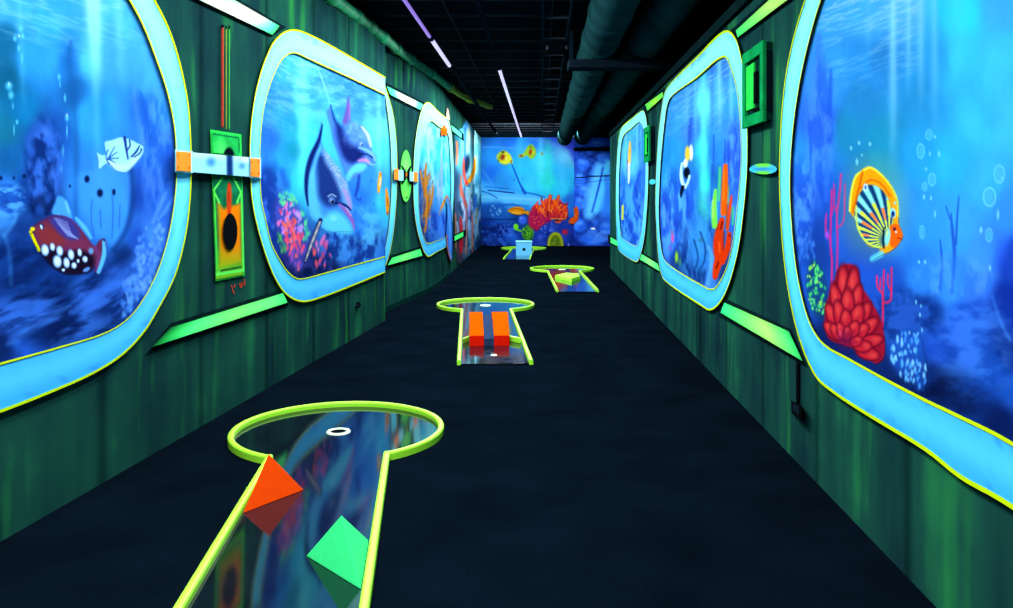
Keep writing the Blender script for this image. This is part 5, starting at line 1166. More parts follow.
# ---------------------------------------------------------------- green strips on the right wall
strip(WR, [(735.8, 30.5), (783, -13), (803, -12), (737.6, 37.4)], 'lime green strip high on the right wall between its two nearest murals', [(0, GRN), (.3, (130, 255, 110)), (.6, (190, 255, 120)), (1, (170, 255, 110))], (4, 4), expo=1.5)
strip(WR, [(645.3, 104.6), (662.6, 91.8), (663.2, 96.6), (647.5, 110.8)], 'short lime strip high on the right wall between the middle and far murals', [(0, (90, 240, 90)), (.5, (160, 255, 70)), (1, (100, 240, 90))], (2.5, 2.5), expo=1.4)
strip(WR, [(724.3, 302.6), (789, 331.5), (802.5, 361), (720.4, 312.6)], 'green strip low on the right wall between its two nearest murals', [(0, (50, 225, 130)), (.3, (110, 255, 110)), (.6, (170, 255, 110)), (.9, (80, 240, 110)), (1, (40, 180, 90))], (5, 5))
strip(WR, [(641.7, 254), (657.7, 263.8), (659.8, 271.3), (640, 259.5)], 'short green strip low on the right wall between the middle and far murals', [(0, GRN), (.5, (140, 255, 120)), (1, GRN)], (2.5, 2.5))
strip(WR, [(610.6, 237), (617.4, 241), (618, 246.2), (610.6, 243)], 'tiny green strip low at the far end of the right wall', [(0, GRN), (1, GRN)], (1.5, 1.5))

# ---------------------------------------------------------------- boxes on the right wall
def wall_box(y0, y1, z0, z1, d, label):
    """shallow open cabinet: a green front with a sunk window, louvred dark ends"""
    cx_ = float(WR.X((y0+y1)/2)); root = empty('control_box', (cx_, (y0+y1)/2, (z0+z1)/2), label, 'box')
    ang = math.atan(.047); Mx = Matrix.Translation((cx_, (y0+y1)/2, (z0+z1)/2)) @ Matrix.Rotation(-ang, 4, 'Z')
    l, h = (y1-y0)/2, (z1-z0)/2
    bm = bmesh.new(); box(bm, (-d+.012, -l+.01, -h+.01), (0, l-.01, h-.01), Mx); bevel(bm, .003); from_bm('body', bm, M['dark_green_paint'], root)
    fr = .075*min(1, l/.27)
    for lo, hi in (((-d-.012, -l, h-fr), (-d+.012, l, h)), ((-d-.012, -l, -h), (-d+.012, l, -h+fr)), ((-d-.012, -l, -h+fr), (-d+.012, -l+fr, h-fr)), ((-d-.012, l-fr, -h+fr), (-d+.012, l, h-fr))):
        bm = bmesh.new(); box(bm, lo, hi, Mx); bevel(bm, .004); from_bm('front_frame', bm, M['green_box_paint'], root)
    bm = bmesh.new(); box(bm, (-d-.003, -l*.02, -h*.55), (-d+.011, l-fr, h*.62), Mx); bevel(bm, .002); from_bm('window_panel', bm, M['bright_green_paint'], root)
    bm = bmesh.new(); box(bm, (-d-.008, -l*.30, -h*.45), (-d+.011, -l*.08, h*.35), Mx); bevel(bm, .003); from_bm('slot', bm, M['black_rubber'], root)
    bm = bmesh.new(); box(bm, (-d-.008, -l*.55, -h*.66), (-d+.011, -l*.02, -h*.58), Mx); bevel(bm, .002); from_bm('slot', bm, M['black_rubber'], root)
    for k in range(3):
        bm = bmesh.new(); x = -d*.8+k*d*.28; box(bm, (x, -l-.004, -h*.75), (x+d*.12, -l+.012, h*.75), Mx); from_bm('louvre', bm, M['dark_steel'], root)
    return root
wall_box(5.01, 5.54, 1.93, 2.43, .05, 'green control box high on the right wall between its two nearest murals')
wall_box(10.39, 10.94, 1.944, 2.40, .066, 'small narrow green box on the right wall between the middle and far murals')
def paint_lz(p):
    p.c[:] = (60, 190, 240); p.ell(763, 165, 10, 4.4, (110, 226, 70), .95, .5); p.ell(763, 173.4, 10, 4, (110, 220, 70), .95, .5); p.ell(763, 169, 12, 2.6, (50, 140, 225), .9, .7)
lz = cutout('marker_light', WR, [(749.5, 168.6), (755, 164.6), (763, 163.6), (771, 164.4), (776.5, 168), (776.5, 170.6), (771, 173.4), (763, 174.2), (755, 172.8), (749.5, 170.4)], paint_lz, .03, None, .6, th=.028)
tag(lz, 'flat blue and lime lozenge on the right wall below the green control box', 'wall marker')
def paint_lz2(p): p.c[:] = (70, 200, 215)
lz = cutout('marker_light', WR, [(649.2, 181), (652, 179.2), (655.2, 180), (655.6, 182.6), (653, 184.4), (649.6, 183.6)], paint_lz2, .03, None, .5, th=.028)
tag(lz, 'tiny pale cyan lozenge on the right wall below the narrow green box', 'wall marker')

q = [(791, 400.4), (801, 404.8), (801.2, 419.6), (791.2, 411.8)]
c = WR.world(796., 409., 0)
sk = empty('wall_socket', tuple(c), 'small black socket low on the right wall with a cord from the strip above', 'socket')
patch('socket_box', WR, q, .05, M['black_rubber'], sk)
P = np.array(q); cc = P.mean(0)
patch('socket_face', WR, cc+(P-cc)*.6, .054, M['dark_steel'], sk)
bm = bmesh.new(); tube(bm, WR.world(np.full(8, 798.), np.linspace(362, 404, 8), .012).tolist(), .011, 8); from_bm('cord', bm, M['black_rubber'], sk, True)
# ================================================================== BACK WALL
RC = [(533, 206), (536, 204), (540, 205), (544, 201), (548, 199), (549, 195), (552, 195), (552, 200), (556, 199), (558, 195), (559.6, 196), (558.6, 201), (563, 203), (567, 206), (568, 212), (567, 218), (561, 221), (557, 219), (548, 221), (541, 226), (537, 230), (530, 226), (529, 216), (531, 210)]
OC = [(574, 208), (577, 206), (579, 212), (578, 220), (574, 224), (569, 223), (570, 219), (574, 216)]
GC = [(523, 229), (527, 225), (531, 226), (533.6, 231), (533, 238), (529, 241), (523, 238), (522.4, 233)]
GD = [(548, 248), (549, 238), (552, 233.4), (556, 232.4), (560, 235), (562.4, 241), (563, 248)]
OF = [(507.6, 210.6), (512, 207.6), (518, 206.6), (523, 208), (525.6, 211), (528.6, 210.6), (528.6, 215), (525, 213.8), (519, 215), (512, 213.6)]
Y1 = [(496.6, 157), (499, 152.6), (503.6, 150.4), (508, 152.6), (511.4, 157), (512.4, 163.6), (510, 163), (506, 164.6), (500, 163)]
Y2 = [(526, 149), (529, 145), (532, 144.6), (535.4, 149), (536, 154), (533, 158.4), (530, 158.6), (526.6, 155.6), (523, 157.4), (518.6, 157), (518.6, 155), (523, 153.4)]
def paint_k(p):
    p.base([(485, 140, (40, 130, 245)), (510, 140, (38, 118, 238)), (540, 141, (38, 118, 235)), (568, 141, (64, 84, 245)), (566, 155, (104, 205, 255)), (490, 155, (40, 150, 248)), (520, 150, (50, 162, 252)), (520, 165, (40, 180, 248)), (541, 160, (60, 214, 250)), (547, 180, (40, 214, 220)), (560, 172, (40, 180, 248)), (530, 186, (52, 195, 252)), (490, 175, (30, 108, 222)), (500, 181, (42, 145, 228)), (485, 196, (52, 155, 248)), (510, 201, (52, 162, 248)), (525, 201, (40, 150, 242)), (562, 190, (40, 200, 248)), (485, 210, (20, 78, 172)), (500, 211, (24, 88, 182)), (520, 217, (14, 58, 142)), (485, 226, (12, 46, 142)), (500, 235, (24, 58, 172)), (490, 246, (5, 15, 52)), (510, 242, (20, 68, 190)), (540, 241, (24, 58, 172)), (555, 226, (28, 58, 172)), (565, 236, (28, 58, 182)), (560, 251, (10, 20, 80)), (572, 251, (14, 28, 110)), (571, 200, (34, 110, 225)), (484, 190, (62, 172, 250)), (430, 160, (40, 140, 240)), (430, 230, (12, 46, 140))], ax=1, ay=1)
    p.expo = 1.25
    p.tex(7, 9, .09, 61); p.cloud(500, 236, 24, 12, (50, 110, 235), (10, 34, 112), 5, 5, 73, .7, 5); p.cloud(558, 240, 18, 10, (44, 80, 215), (10, 26, 100), 5, 5, 74, .6, 5)
    p.rays([(520, 145, 520, 192, 3, 3, (60, 200, 255), .5), (541, 145, 541, 190, 3, 4, (90, 235, 255), .6), (548, 152, 548, 198, 4, 5, (50, 220, 205), .6), (562, 146, 563, 200, 5, 4, (90, 200, 255), .5)])
    p.stroke([(482, 147), (510, 148), (545, 152), (560, 153)], .9, (90, 180, 250), .6, .9); p.stroke([(530, 138), (545, 142), (560, 147), (570, 156)], 1.2, (110, 140, 255), .5, .9); p.poly([(540, 137), (556, 142), (568, 150), (574, 162), (574, 136)], (56, 76, 235), .8, 2)
    # wreck
    p.poly([(480, 192), (490, 189.6), (515, 193), (548, 199), (545, 204), (520, 206), (498, 202), (480, 202)], (84, 190, 252), .85, 2.2); p.stroke([(482, 197), (510, 198), (540, 200)], 1.6, (120, 214, 255), .6, 1); p.stroke([(480, 204), (505, 205), (528, 206)], 1.6, (24, 96, 200), .6, 1)
    p.stroke([(488, 190.2), (514, 193)], .7, (10, 34, 120), .95, .6, False); p.stroke([(480, 191), (488, 193), (497, 198)], .8, (20, 80, 190), .7, .8); p.stroke([(527, 192.6), (538, 195), (545, 197.4)], .8, (20, 70, 180), .8, .7); p.stroke([(500, 206), (512, 204), (520, 206)], .8, (20, 70, 170), .6, .8)
    for k in range(12): p.ell(485+k*2.1, 186.6+k*.2, .8, 1.2, (16, 70, 180), .9, .6)
    p.stroke([(483, 170), (488, 178), (493, 186)], [1, 2, 2.4], (60, 160, 248), .6, .9)
    p.stroke([(511.5, 163.6), (515, 172), (520, 184), (525, 193)], [.7, 1, 1.1, 1.8], (18, 74, 190), .9, .6)
    p.ell(514, 180, 1, 1.6, (20, 80, 190), .8, .6); p.ell(522, 179, .9, 1, (20, 80, 190), .8, .6); p.ell(522.6, 190, 1.4, 2, (16, 60, 170), .8, .6)
    # bed
    p.stroke([(478, 219.4), (530, 219.4), (575, 218.6)], .7, (8, 30, 90), .8, .7, False); p.stroke([(478, 228), (498, 228)], 3, (8, 28, 92), .6, .9, False)
    p.scatter([(489, 206), (500, 204), (502, 214), (492, 217)], 22, 1, 1.1, [(110, 190, 250), (70, 150, 240)], .8, 62, .7); p.scatter([(496, 226), (512, 222), (510, 238), (498, 236)], 26, 1.2, 1.3, [(64, 120, 240), (50, 96, 215)], .7, 63, .7)
    p.ell(512, 238, 10, 8, (30, 92, 215), .85, .5); p.ell(511, 235, 5, 4, (60, 130, 245), .7, .9); p.ell(490, 240, 9, 7, (22, 62, 165), .6, .7); p.ell(497, 243, 6, 4, (20, 50, 150), .6, .7)
    p.ell(522.6, 220, 5, 5.4, (52, 100, 235), 1, .35); p.ell(521, 218, 2, 2.2, (110, 160, 255), .8, .9); p.scatter([(541, 222), (552, 219), (558, 228), (552, 234), (541, 232)], 34, 1.1, 1.3, [(90, 130, 245), (60, 96, 225)], .8, 64, .7)
    p.ell(541, 240, 6, 8, (36, 72, 200), .8, .6); p.ell(540, 237, 3, 4, (70, 110, 235), .7, .9); p.ell(568, 240, 6, 10, (34, 64, 190), .6, .8); p.ell(565, 232, 4, 3.4, (196, 34, 66), .95, .5)
    p.stroke([(568.4, 244), (569, 251)], .9, (140, 140, 255), .9, .6, False)
    p.ell(516, 227, 3, 4, (116, 232, 20), 1, .4); p.ell(514.6, 225.4, 1.2, 1.4, (190, 250, 80), .8, .8); p.stroke([(518, 230), (521, 231)], 1.2, (110, 220, 20), .9, .7, False)
    p.poly(GC, (60, 140, 40), 1, 1); p.scatter(GC, 34, .95, 1.1, [(130, 226, 40), (90, 190, 30), (20, 70, 60)], .95, 65, .6)
    p.poly(GD, (92, 126, 26), 1, 1); p.stroke([(548.6, 247), (550, 238), (555, 233.4), (560, 236), (562.6, 247)], 1.5, (176, 190, 30), .95, .8); p.scatter([(552, 240), (558, 238), (560, 248), (551, 248)], 14, .8, 1.2, [(40, 70, 40), (150, 170, 40)], .8, 66, .7)
    # red coral
    p.poly(RC, (196, 40, 44), 1, .8)
    p.poly([(529, 216), (534, 210), (545, 212), (551, 220), (541, 226), (537, 230), (530, 226)], (176, 24, 84), .9, 2.2)
    r = np.random.default_rng(6)
    for k in range(60):
        x = r.uniform(535, 566); y = r.uniform(202, 218)
        if not inside(np.array([x]), np.array([y]), np.array(RC))[0]: continue
        c = [(246, 92, 26), (240, 60, 40), (255, 130, 40), (120, 16, 40), (226, 50, 70)][k % 5]
        p.stroke([(x, y), (x+r.uniform(-2, 2), y-r.uniform(2, 5))], [.8, 1], c, .9, .6, False)
    for q in ([(549, 205), (550.4, 196)], [(553, 207), (555, 201)], [(556, 206), (559, 196.4)], [(545, 208), (543, 202)], [(539, 210), (536, 205)], [(562, 210), (566, 206)]): p.stroke(q, 1.3, (248, 92, 24), .95, .6, False)
    p.scatter([(530, 214), (543, 213), (547, 222), (536, 229)], 34, 1.1, 1.1, [(226, 40, 90), (130, 14, 80), (236, 80, 50)], .8, 67, .7)
    p.ell(558, 221.4, 4.4, 2.6, (226, 84, 30), .9, .5); p.ell(557, 220.4, 2.6, 1.2, (16, 16, 50), .9, .6); p.stroke([(551, 218.8), (566, 218.8)], .6, (240, 170, 90), .8, .7, False)
    p.poly(OC, (240, 92, 16), 1, .8); p.scatter(OC, 12, .9, 1, [(255, 130, 40), (190, 60, 10)], .8, 68, .7)
    # fish
    p.poly(OF, (222, 142, 14), 1, .8); p.stroke([(510, 209.6), (518, 208.6), (524, 211)], .9, (180, 84, 10), .8, .8); p.stroke([(512, 212.6), (520, 213)], .8, (250, 190, 60), .8, .8)
    p.poly(Y1, (216, 222, 44), 1, .9); p.ell(502.4, 157, 4, 4.4, (150, 40, 24), .95, .7); p.ell(500, 155, 2, 3.4, (110, 190, 40), .8, .8); p.ell(506.4, 158.6, 2.4, 3, (250, 230, 90), .8, .8); p.ell(503, 152, 3, 1.6, (40, 70, 30), .9, .7); p.ell(498.6, 161, 2, 2, (60, 130, 50), .8, .8); p.ell(511.2, 161.4, 1, 1.8, (120, 40, 40), .95, .6); p.ell(498.6, 158, 1, 2, (40, 120, 60), .7, .8)
    p.poly(Y2, (150, 196, 44), 1, .8); p.ell(530.4, 152, 2.2, 4.2, (176, 60, 30), .95, .6, .2); p.ell(533.6, 152, 1.3, 3.6, (220, 210, 60), .8, .8); p.ell(530.6, 147, 1.6, 1.6, (40, 80, 40), .7, .7); p.ell(521, 155.8, 2.4, 1.5, (140, 50, 60), .95, .6)
    p.ell(542, 153.8, 1.7, 1.9, (160, 140, 60), .9, .6)
xs = np.arange(455, 574.2, .55)
def kpaint_mesh(label, wall, x0, x1, y0, y1, paint, off=.01):
    xs = np.arange(x0, x1, .55); f = lambda q: (np.full_like(q, y0), np.full_like(q, y1))
    o = grid_mesh('mural', wall, xs, f, None, paint, off, M['paint'], None, int((y1-y0)/.55)); return tag(o, label, 'mural')
k1 = kpaint_mesh('mural on the back wall, sunken ship with red coral and yellow fish', WK, 480.4, 574.6, 137.4, 245.8, paint_k)
for nm, P_, lb in (('painted_coral', RC, 'red and magenta coral'), ('painted_coral', OC, 'small orange coral'), ('painted_coral', GC, 'mottled green coral'), ('painted_coral', GD, 'olive dome coral'), ('painted_fish', OF, 'slim orange fish'), ('painted_fish', Y1, 'round yellow fish, left'), ('painted_fish', Y2, 'yellow and red fish')):
    cutout(nm, WK2 if P_ is OC else WK, P_, paint_k, .02 if P_ is OC else .03, k1, .5, smooth=nm != 'painted_coral', th=.015)['label'] = lb
# lip board along the seam of the back mural
# ---------------------------------------------------------------- rock picture right of it
def paint_k2(p):
    p.base([(576, 140, (20, 56, 170)), (600, 140, (26, 80, 200)), (576, 160, (14, 44, 150)), (590, 158, (12, 36, 130)), (604, 165, (40, 110, 230)), (590, 185, (18, 54, 160)), (577, 190, (20, 60, 175)), (600, 200, (50, 140, 240)), (586, 215, (16, 48, 150)), (578, 225, (28, 70, 200)), (600, 235, (34, 100, 225)), (580, 246, (12, 30, 110)), (606, 247, (16, 40, 130)), (630, 200, (30, 90, 210)), (630, 240, (20, 60, 170))], ax=1, ay=1)
    p.expo = .62
    p.tex(5, 6, .2, 71)
    for x, y, a, b in ((597, 144, 12, 4), (581, 143, 6, 4), (603, 157, 8, 6), (583, 165, 8, 8), (580, 180, 7, 8), (585, 191, 8, 8), (580, 203, 7, 8), (576, 214, 5, 6), (593, 237, 18, 11), (580, 226, 9, 8), (606, 228, 10, 8), (590, 152, 6, 4)):
        p.ell(x, y+1.4, a*1.06, b*1.1, (8, 26, 104), .8, .35); p.ell(x, y, a, b, (38, 104, 232), .95, .4); p.ell(x-1, y-b*.35, a*.6, b*.45, (84, 150, 252), .65, .9)
    p.cloud(588, 190, 18, 60, (70, 140, 248), (10, 34, 120), 7, 6, 77, .3, 4)
    p.stroke([(599, 167), (594, 190), (589.6, 214)], [5, 7.5, 6], (84, 186, 252), .9, .8); p.stroke([(608, 163), (603, 185), (596, 210)], [4, 6, 4], (76, 190, 250), .9, .8); p.stroke([(601, 178), (596, 196)], 1, (30, 90, 200), .6, .8, False); p.stroke([(606, 176), (607, 200), (604, 214)], 2.4, (40, 120, 235), .8, .8)
    p.stroke([(603, 168), (598, 190), (592, 212)], 1.2, (20, 60, 180), .8, .7)
    for k in range(8): p.stroke([(592+k*2.3, 243-k*.4), (596+k*2.2, 236), (602+k*1.6, 231)], .7, (96, 160, 255), .5, .8)
    p.ell(593, 228.6, 3, 1.3, (226, 240, 230), 1, .5)
    p.stroke([(583, 175), (612, 177)], .5, (10, 40, 130), .8, .6, False); p.stroke([(576, 184), (612, 179)], .4, (10, 40, 130), .7, .6, False)
k2 = kpaint_mesh('blue boulder mural right of the sunken ship picture', WK2, 574.2, 640, 137.6, 246, paint_k2, .0)
# it stands on its own board in front of the wall
slab('trim_3', (2.135, BACKY-.055, 0), (4.4, BACKY-.005, 3.45), M['dark_steel'])
tag(slab('dark_lintel', (2.12, BACKY-.15, 2.99), (4.3, BACKY-.061, 3.10), M['black_rubber'], None), 'dark horizontal bar across the boulder mural at the back', 'bar')
bm = bmesh.new(); tube(bm, [(2.14, BACKY-.085, 2.15), (3.4, BACKY-.085, 2.24)], .012, 8)
tag(from_bm('cable', bm, M['black_rubber'], None, True), 'thin dark cable across the boulder mural at the back', 'cable')
# ------------------------------------------------------------------ mini golf lanes
def lane(cx_px, far_py, vp, near_Y, label, R=.665, half_w=.335):
    """circle green + straight; axis points at (vp, horizon)"""
    hr = .046                                   # rim height above the floor
    Yf = F*(H-hr)/(far_py-HY)
    Yc = Yf-R; C0 = Vector(((cx_px-CX)/F*Yc, Yc, 0))
    d = Vector((vp-CX, F, 0)).normalized(); s = Vector((d.y, -d.x, 0))
    half = half_w; w = .036; L = (Yc-near_Y)/d.y
    root = empty('minigolf_lane', tuple(C0), label, 'minigolf lane')
    P = lambda a, b, z: C0+s*a+d*b+Vector((0, 0, z))
    Ri = R-w; hi = half-w; fz = .014
    # playing board (circle + straight), with a thickness
    th = math.asin(hi/Ri); ring_i = []
    n = 96
    for k in range(n+1):
        t = -math.pi/2+th+(2*math.pi-2*th)*k/n
        ring_i.append((Ri*math.cos(t), Ri*math.sin(t)))
    out = ring_i+[(-hi, -L), (hi, -L)]
    grow = 1.012
    bm = bmesh.new()
    top = [bm.verts.new(P(a*grow, b*(grow if b > -R else 1), fz)) for a, b in out]
    bot = [bm.verts.new(P(a*grow, b*(grow if b > -R else 1), .001)) for a, b in out]
    bm.faces.new(top); bm.faces.new(bot[::-1])
    for i in range(len(out)): bm.faces.new((top[i], bot[i], bot[(i+1) % len(out)], top[(i+1) % len(out)]))
    from_bm('playing_board', bm, M['lane_board'], root)
    # rims: rounded rectangular section swept along the circle and along each side
    def section(path, name, closed=False):
        bm = bmesh.new(); rings = []
        prof = [(-w/2, 0), (-w/2, hr-.010), (-w/2+.004, hr-.003), (-w/2+.011, hr), (w/2-.011, hr), (w/2-.004, hr-.003), (w/2, hr-.010), (w/2, 0)]
        for i, p in enumerate(path):
            a = Vector(path[max(i-1, 0)]); b = Vector(path[min(i+1, len(path)-1)])
            t = (b-a).normalized(); nn = Vector((t.y, -t.x))
            rings.append([bm.verts.new(P(p[0]+nn.x*e, p[1]+nn.y*e, z+.001)) for e, z in prof])
        m = len(prof)
        for r0, r1 in zip(rings[:-1], rings[1:]):
            for k in range(m): bm.faces.new((r0[k], r0[(k+1) % m], r1[(k+1) % m], r1[k]))
        bm.faces.new(rings[0]); bm.faces.new(rings[-1])
        return from_bm(name, bm, M['lime_paint'], root)
    Rm = R-w/2; hm = half-w/2; th2 = math.asin(hm/Rm)
    circ = [(Rm*math.cos(t), Rm*math.sin(t)) for t in [-math.pi/2+th2*.97+(2*math.pi-2*th2*.97)*k/120 for k in range(121)]]
    section(circ, 'round_rim')
    yl = -math.sqrt(Rm*Rm-hm*hm)
    for sg in (-1, 1): section([(sg*hm, yl+.02), (sg*hm, yl-.5), (sg*hm, -L)], 'side_rim')
    # cup: white ring with a dark hole
    bm = bmesh.new(); ro, ri = .074, .049; m = 40
    for zz in (0,):
        A = [[bm.verts.new(P(r*math.cos(2*math.pi*k/m), r*math.sin(2*math.pi*k/m), z)) for k in range(m)] for r, z in ((ro, fz), (ro-.004, fz+.006), (ri+.004, fz+.006), (ri, fz-.002))]
    for r0, r1 in zip(A[:-1], A[1:]):
        for k in range(m): bm.faces.new((r0[k], r0[(k+1) % m], r1[(k+1) % m], r1[k]))
    cup = from_bm('cup_ring', bm, M['white_paint'], root, True)
    bm = bmesh.new(); v = [bm.verts.new(P(ri*1.03*math.cos(2*math.pi*k/m), ri*1.03*math.sin(2*math.pi*k/m), fz+.0012)) for k in range(m)]; bm.faces.new(v)
    v2 = [bm.verts.new(P(ri*1.03*math.cos(2*math.pi*k/m), ri*1.03*math.sin(2*math.pi*k/m), fz-.004)) for k in range(m)]; bm.faces.new(v2[::-1])
    for k in range(m): bm.faces.new((v[k], v2[k], v2[(k+1) % m], v[(k+1) % m]))
    from_bm('hole', bm, M['black_rubber'], cup)
    return root, P, L

lane1, P1, LL1 = lane(338.5, 400.8, 424, 1.05, 'nearest minigolf lane, lime rimmed with orange and green pyramids on its dark board', .652, .338)
lane2, P2, LL2 = lane(485.5, 297.3, 468, 7.2, 'second minigolf lane, lime rimmed, with an orange hump in the middle')
lane3, P3_, LL3 = lane(562, 265.3, 513, 12.87, 'lime rimmed minigolf lane on the right with a low lime wedge on it')
lane4, P4, LL4 = lane(523.7, 246.3, 556, 19.9, 'farthest small minigolf lane before the back wall, under a pale blue block')

FZ = .0145
def solid(name, verts, faces, mat, parent=None, bev=.004):
    bm = bmesh.new(); vs = [bm.verts.new(v) for v in verts]
    for f in faces: bm.faces.new([vs[i] for i in f])
    bmesh.ops.recalc_face_normals(bm, faces=bm.faces)
    if bev: bevel(bm, bev, 2)
    return from_bm(name, bm, mat, parent)

def pyramid(name, p, q, apex, rail, label, mat, sg):
    P0 = G(*p, FZ); Q0 = G(*q, FZ); A = Vector(apex)
    solid_o = solid(name, [P0, Q0, rail, A], [(0, 1, 2), (0, 1, 3), (1, 2, 3), (2, 0, 3)], mat)
    tag(solid_o, label, 'obstacle'); return solid_o
d1 = Vector((424-CX, F, 0)).normalized()
def at(px, py, Y): return Vector(((px-CX)/F*Y, Y, H+(HY-py)*Y/F))
Pa = G(242.8, 513.6, FZ); pyramid('pyramid_obstacle', (242.8, 513.6), (304, 490), at(268.7, 453.8, 3.99), Pa+d1*.44, 'orange triangular pyramid on the nearest lane beside its left rim', M['orange_paint'], 1)
Pb = G(361, 590, FZ); pyramid('pyramid_obstacle', (361, 590), (306, 556), at(341.5, 515, 3.225), Pb+d1*.44, 'spring green triangular pyramid on the nearest lane beside its right rim', M['spring_green_paint'], -1)

# tee spots
def tee(P, L, b, label):
    bm = bmesh.new(); m = 24
    a = [bm.verts.new(P(.028*math.cos(2*math.pi*k/m), b+.028*math.sin(2*math.pi*k/m), FZ+.003)) for k in range(m)]
    c = [bm.verts.new(P(.03*math.cos(2*math.pi*k/m), b+.03*math.sin(2*math.pi*k/m), FZ-.001)) for k in range(m)]
    bm.faces.new(a)
    for k in range(m): bm.faces.new((a[k], c[k], c[(k+1) % m], a[(k+1) % m]))
    return bm
o = from_bm('tee_spot', tee(P2, LL2, -3.58, ''), M['white_paint'], lane2)
bm = bmesh.new()
for a0, a1, b0 in ((.10, .17, -LL2+.05), (.185, .24, -LL2+.05), (.25, .28, -LL2+.05)):
    vs = [bm.verts.new(P2(a, b, FZ+z)) for z in (.0, .002) for a, b in ((a0, b0), (a1, b0), (a1, b0+.05), (a0, b0+.05))]
    bm.faces.new(vs[4:]); bm.faces.new(vs[:4][::-1])
    for i in range(4): bm.faces.new((vs[i], vs[(i+1) % 4], vs[4+(i+1) % 4], vs[4+i]))
from_bm('lane_mark', bm, M['grey_panel'], lane2)

# orange hump on the second lane: two orange ramps, grey middle, lime wings
root = empty('hump_obstacle', tuple(P2(0, -3.09, FZ)), 'orange hump of two ramps with grey middle on the second lane', 'obstacle')
def hump(a0, a1, mat, name, prof, fl=0.0):
    bm = bmesh.new(); A, B = [], []
    for b, z in prof:
        k = fl*max(0, (b-prof[0][0]))
        A.append(bm.verts.new(P2(a0, b, FZ+z))); B.append(bm.verts.new(P2(a1+k, b, FZ+z)))
    n = len(prof)
    for i in range(n-1): bm.faces.new((A[i], A[i+1], B[i+1], B[i]))
    bm.faces.new((A[-1], A[0], B[0], B[-1]))
    bm.faces.new(A); bm.faces.new(B[::-1])
    return from_bm(name, bm, mat, root)
b0 = -3.09
arc = [(b0, 0), (b0, .10)]+[(b0+.02+.80*t, .10+.115*math.sin(math.pi*.5*t)) for t in np.linspace(0, 1, 12)]+[(b0+.84+.5*t, .215*math.cos(math.pi*.5*t)) for t in np.linspace(.1, 1, 8)]
hump(-.222, -.082, M['orange_block'], 'ramp', arc)
hump(.018, .168, M['orange_block'], 'ramp', arc, .03)
for a0, a1 in ((-.222, -.082), (.018, .168)):  # red panels imitate the reflection of the ramps in the board
    bm = bmesh.new(); vs = [bm.verts.new(P2(a, b, FZ+z)) for b in (b0-.006, b0) for a, z in ((a0, 0), (a1, 0), (a1, .098), (a0, .098))]
    bm.faces.new(vs[:4]); bm.faces.new(vs[4:][::-1])
    for i in range(4): bm.faces.new((vs[i], vs[(i+1) % 4], vs[4+(i+1) % 4], vs[4+i]))
    from_bm('reflection_panel', bm, M['red_reflection'], root)['label'] = 'red panel imitating the ramp reflection'
low = [(b, max(0, z-.03)) for b, z in arc]
hump(-.081, .017, M['grey_panel'], 'middle_panel', low)
for sg, a0, a1 in ((-1, -.29, -.225), (1, .29, .172)):
    bm = bmesh.new(); vs = []
    bq = -2.90
    for a, b in ((a0, bq-.10), (a1, bq+.06), (a1, bq+.11), (a0, bq-.05)):
        vs.append(bm.verts.new(P2(a, b, FZ))); vs.append(bm.verts.new(P2(a, b, FZ+.055)))
    for i in range(4):
        j = (i+1) % 4; bm.faces.new((vs[2*i], vs[2*j], vs[2*j+1], vs[2*i+1]))
    bm.faces.new(vs[1::2]); bm.faces.new(vs[0::2][::-1]); bevel(bm, .006); from_bm('wing_bar', bm, M['lime_paint'], root)

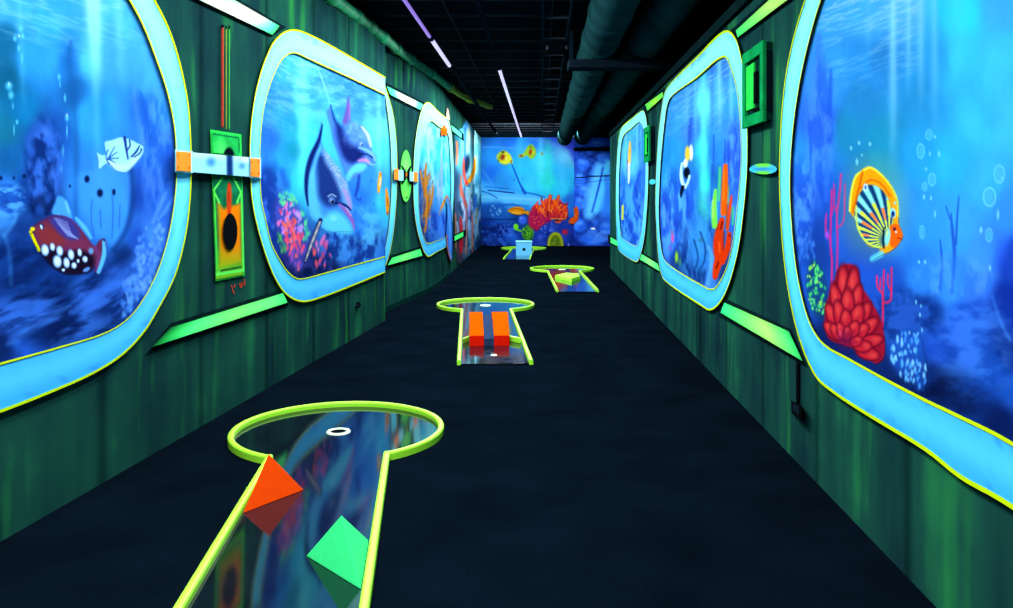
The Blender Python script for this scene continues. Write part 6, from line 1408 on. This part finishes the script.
# low lime wedge on the third lane: kite plan, blunt front
z0, z1 = FZ, FZ+.06
kb = [G(554.5, 278.2, z0), G(571.5, 282.3, z0), G(580.8, 279.4, z0), G(579, 276.6, z0), G(566, 275.5, z0)]
c0 = sum(kb, Vector())/5
kt = [c0+(v-c0)*.93+Vector((0, 0, z1-z0)) for v in kb]
tag(solid('wedge_obstacle', kb+kt, [(4, 3, 2, 1, 0), (5, 6, 7, 8, 9)]+[(i, (i+1) % 5, 5+(i+1) % 5, 5+i) for i in range(5)], M['lime_paint'], None, .006), 'low flat lime wedge lying across the third lane', 'obstacle')

# pale blue block with a round hole on the farthest lane
Yb = F*H/(255.9-HY); cxb = (524-CX)/F*Yb
root = empty('block_obstacle', (cxb, Yb, FZ), 'pale blue block with a small hole on the farthest lane', 'obstacle')
wb, wt, hb, db = .205, .205, .335, .42
bm = bmesh.new(); hc, hr_, m = .155, .042, 20
sq = [(-wb, 0), (wb, 0), (wt, hb), (-wt, hb)]
circle = [(hr_*math.cos(2*math.pi*k/m), hc+hr_*math.sin(2*math.pi*k/m)) for k in range(m)]
vin = [Vector(p) for p in sq+circle]
vo, _, fo, *_ = delaunay_2d_cdt(vin, [], [[0, 1, 2, 3], list(range(4, 4+m))], 0, 1e-6)
fr = [bm.verts.new((cxb+v.x, Yb, FZ+v.y)) for v in vo]
for f in fo:
    cxx = sum(vo[i].x for i in f)/len(f); cyy = sum(vo[i].y for i in f)/len(f)
    if math.hypot(cxx, cyy-hc) > hr_*.98: bm.faces.new([fr[i] for i in f])
bkv = [bm.verts.new((cxb+x, Yb+db, FZ+y)) for x, y in sq]
for i in range(4): bm.faces.new((fr[i], fr[(i+1) % 4], bkv[(i+1) % 4], bkv[i]))
bm.faces.new(bkv)
from_bm('block', bm, M['sky_blue_paint'], root)
bm = bmesh.new(); r0 = [bm.verts.new((cxb+x, Yb+.001, FZ+y)) for x, y in circle]; r1 = [bm.verts.new((cxb+x, Yb+.16, FZ+y)) for x, y in circle]
for k in range(m): bm.faces.new((r0[k], r0[(k+1) % m], r1[(k+1) % m], r1[k]))
bm.faces.new(r1); from_bm('hole', bm, M['black_rubber'], root)
bm = bmesh.new(); box(bm, (cxb-wb-.012, Yb-.012, FZ+hb), (cxb+wb+.012, Yb+db+.01, FZ+hb+.03)); bevel(bm, .006); from_bm('cap', bm, M['pale_cyan_paint'], root)
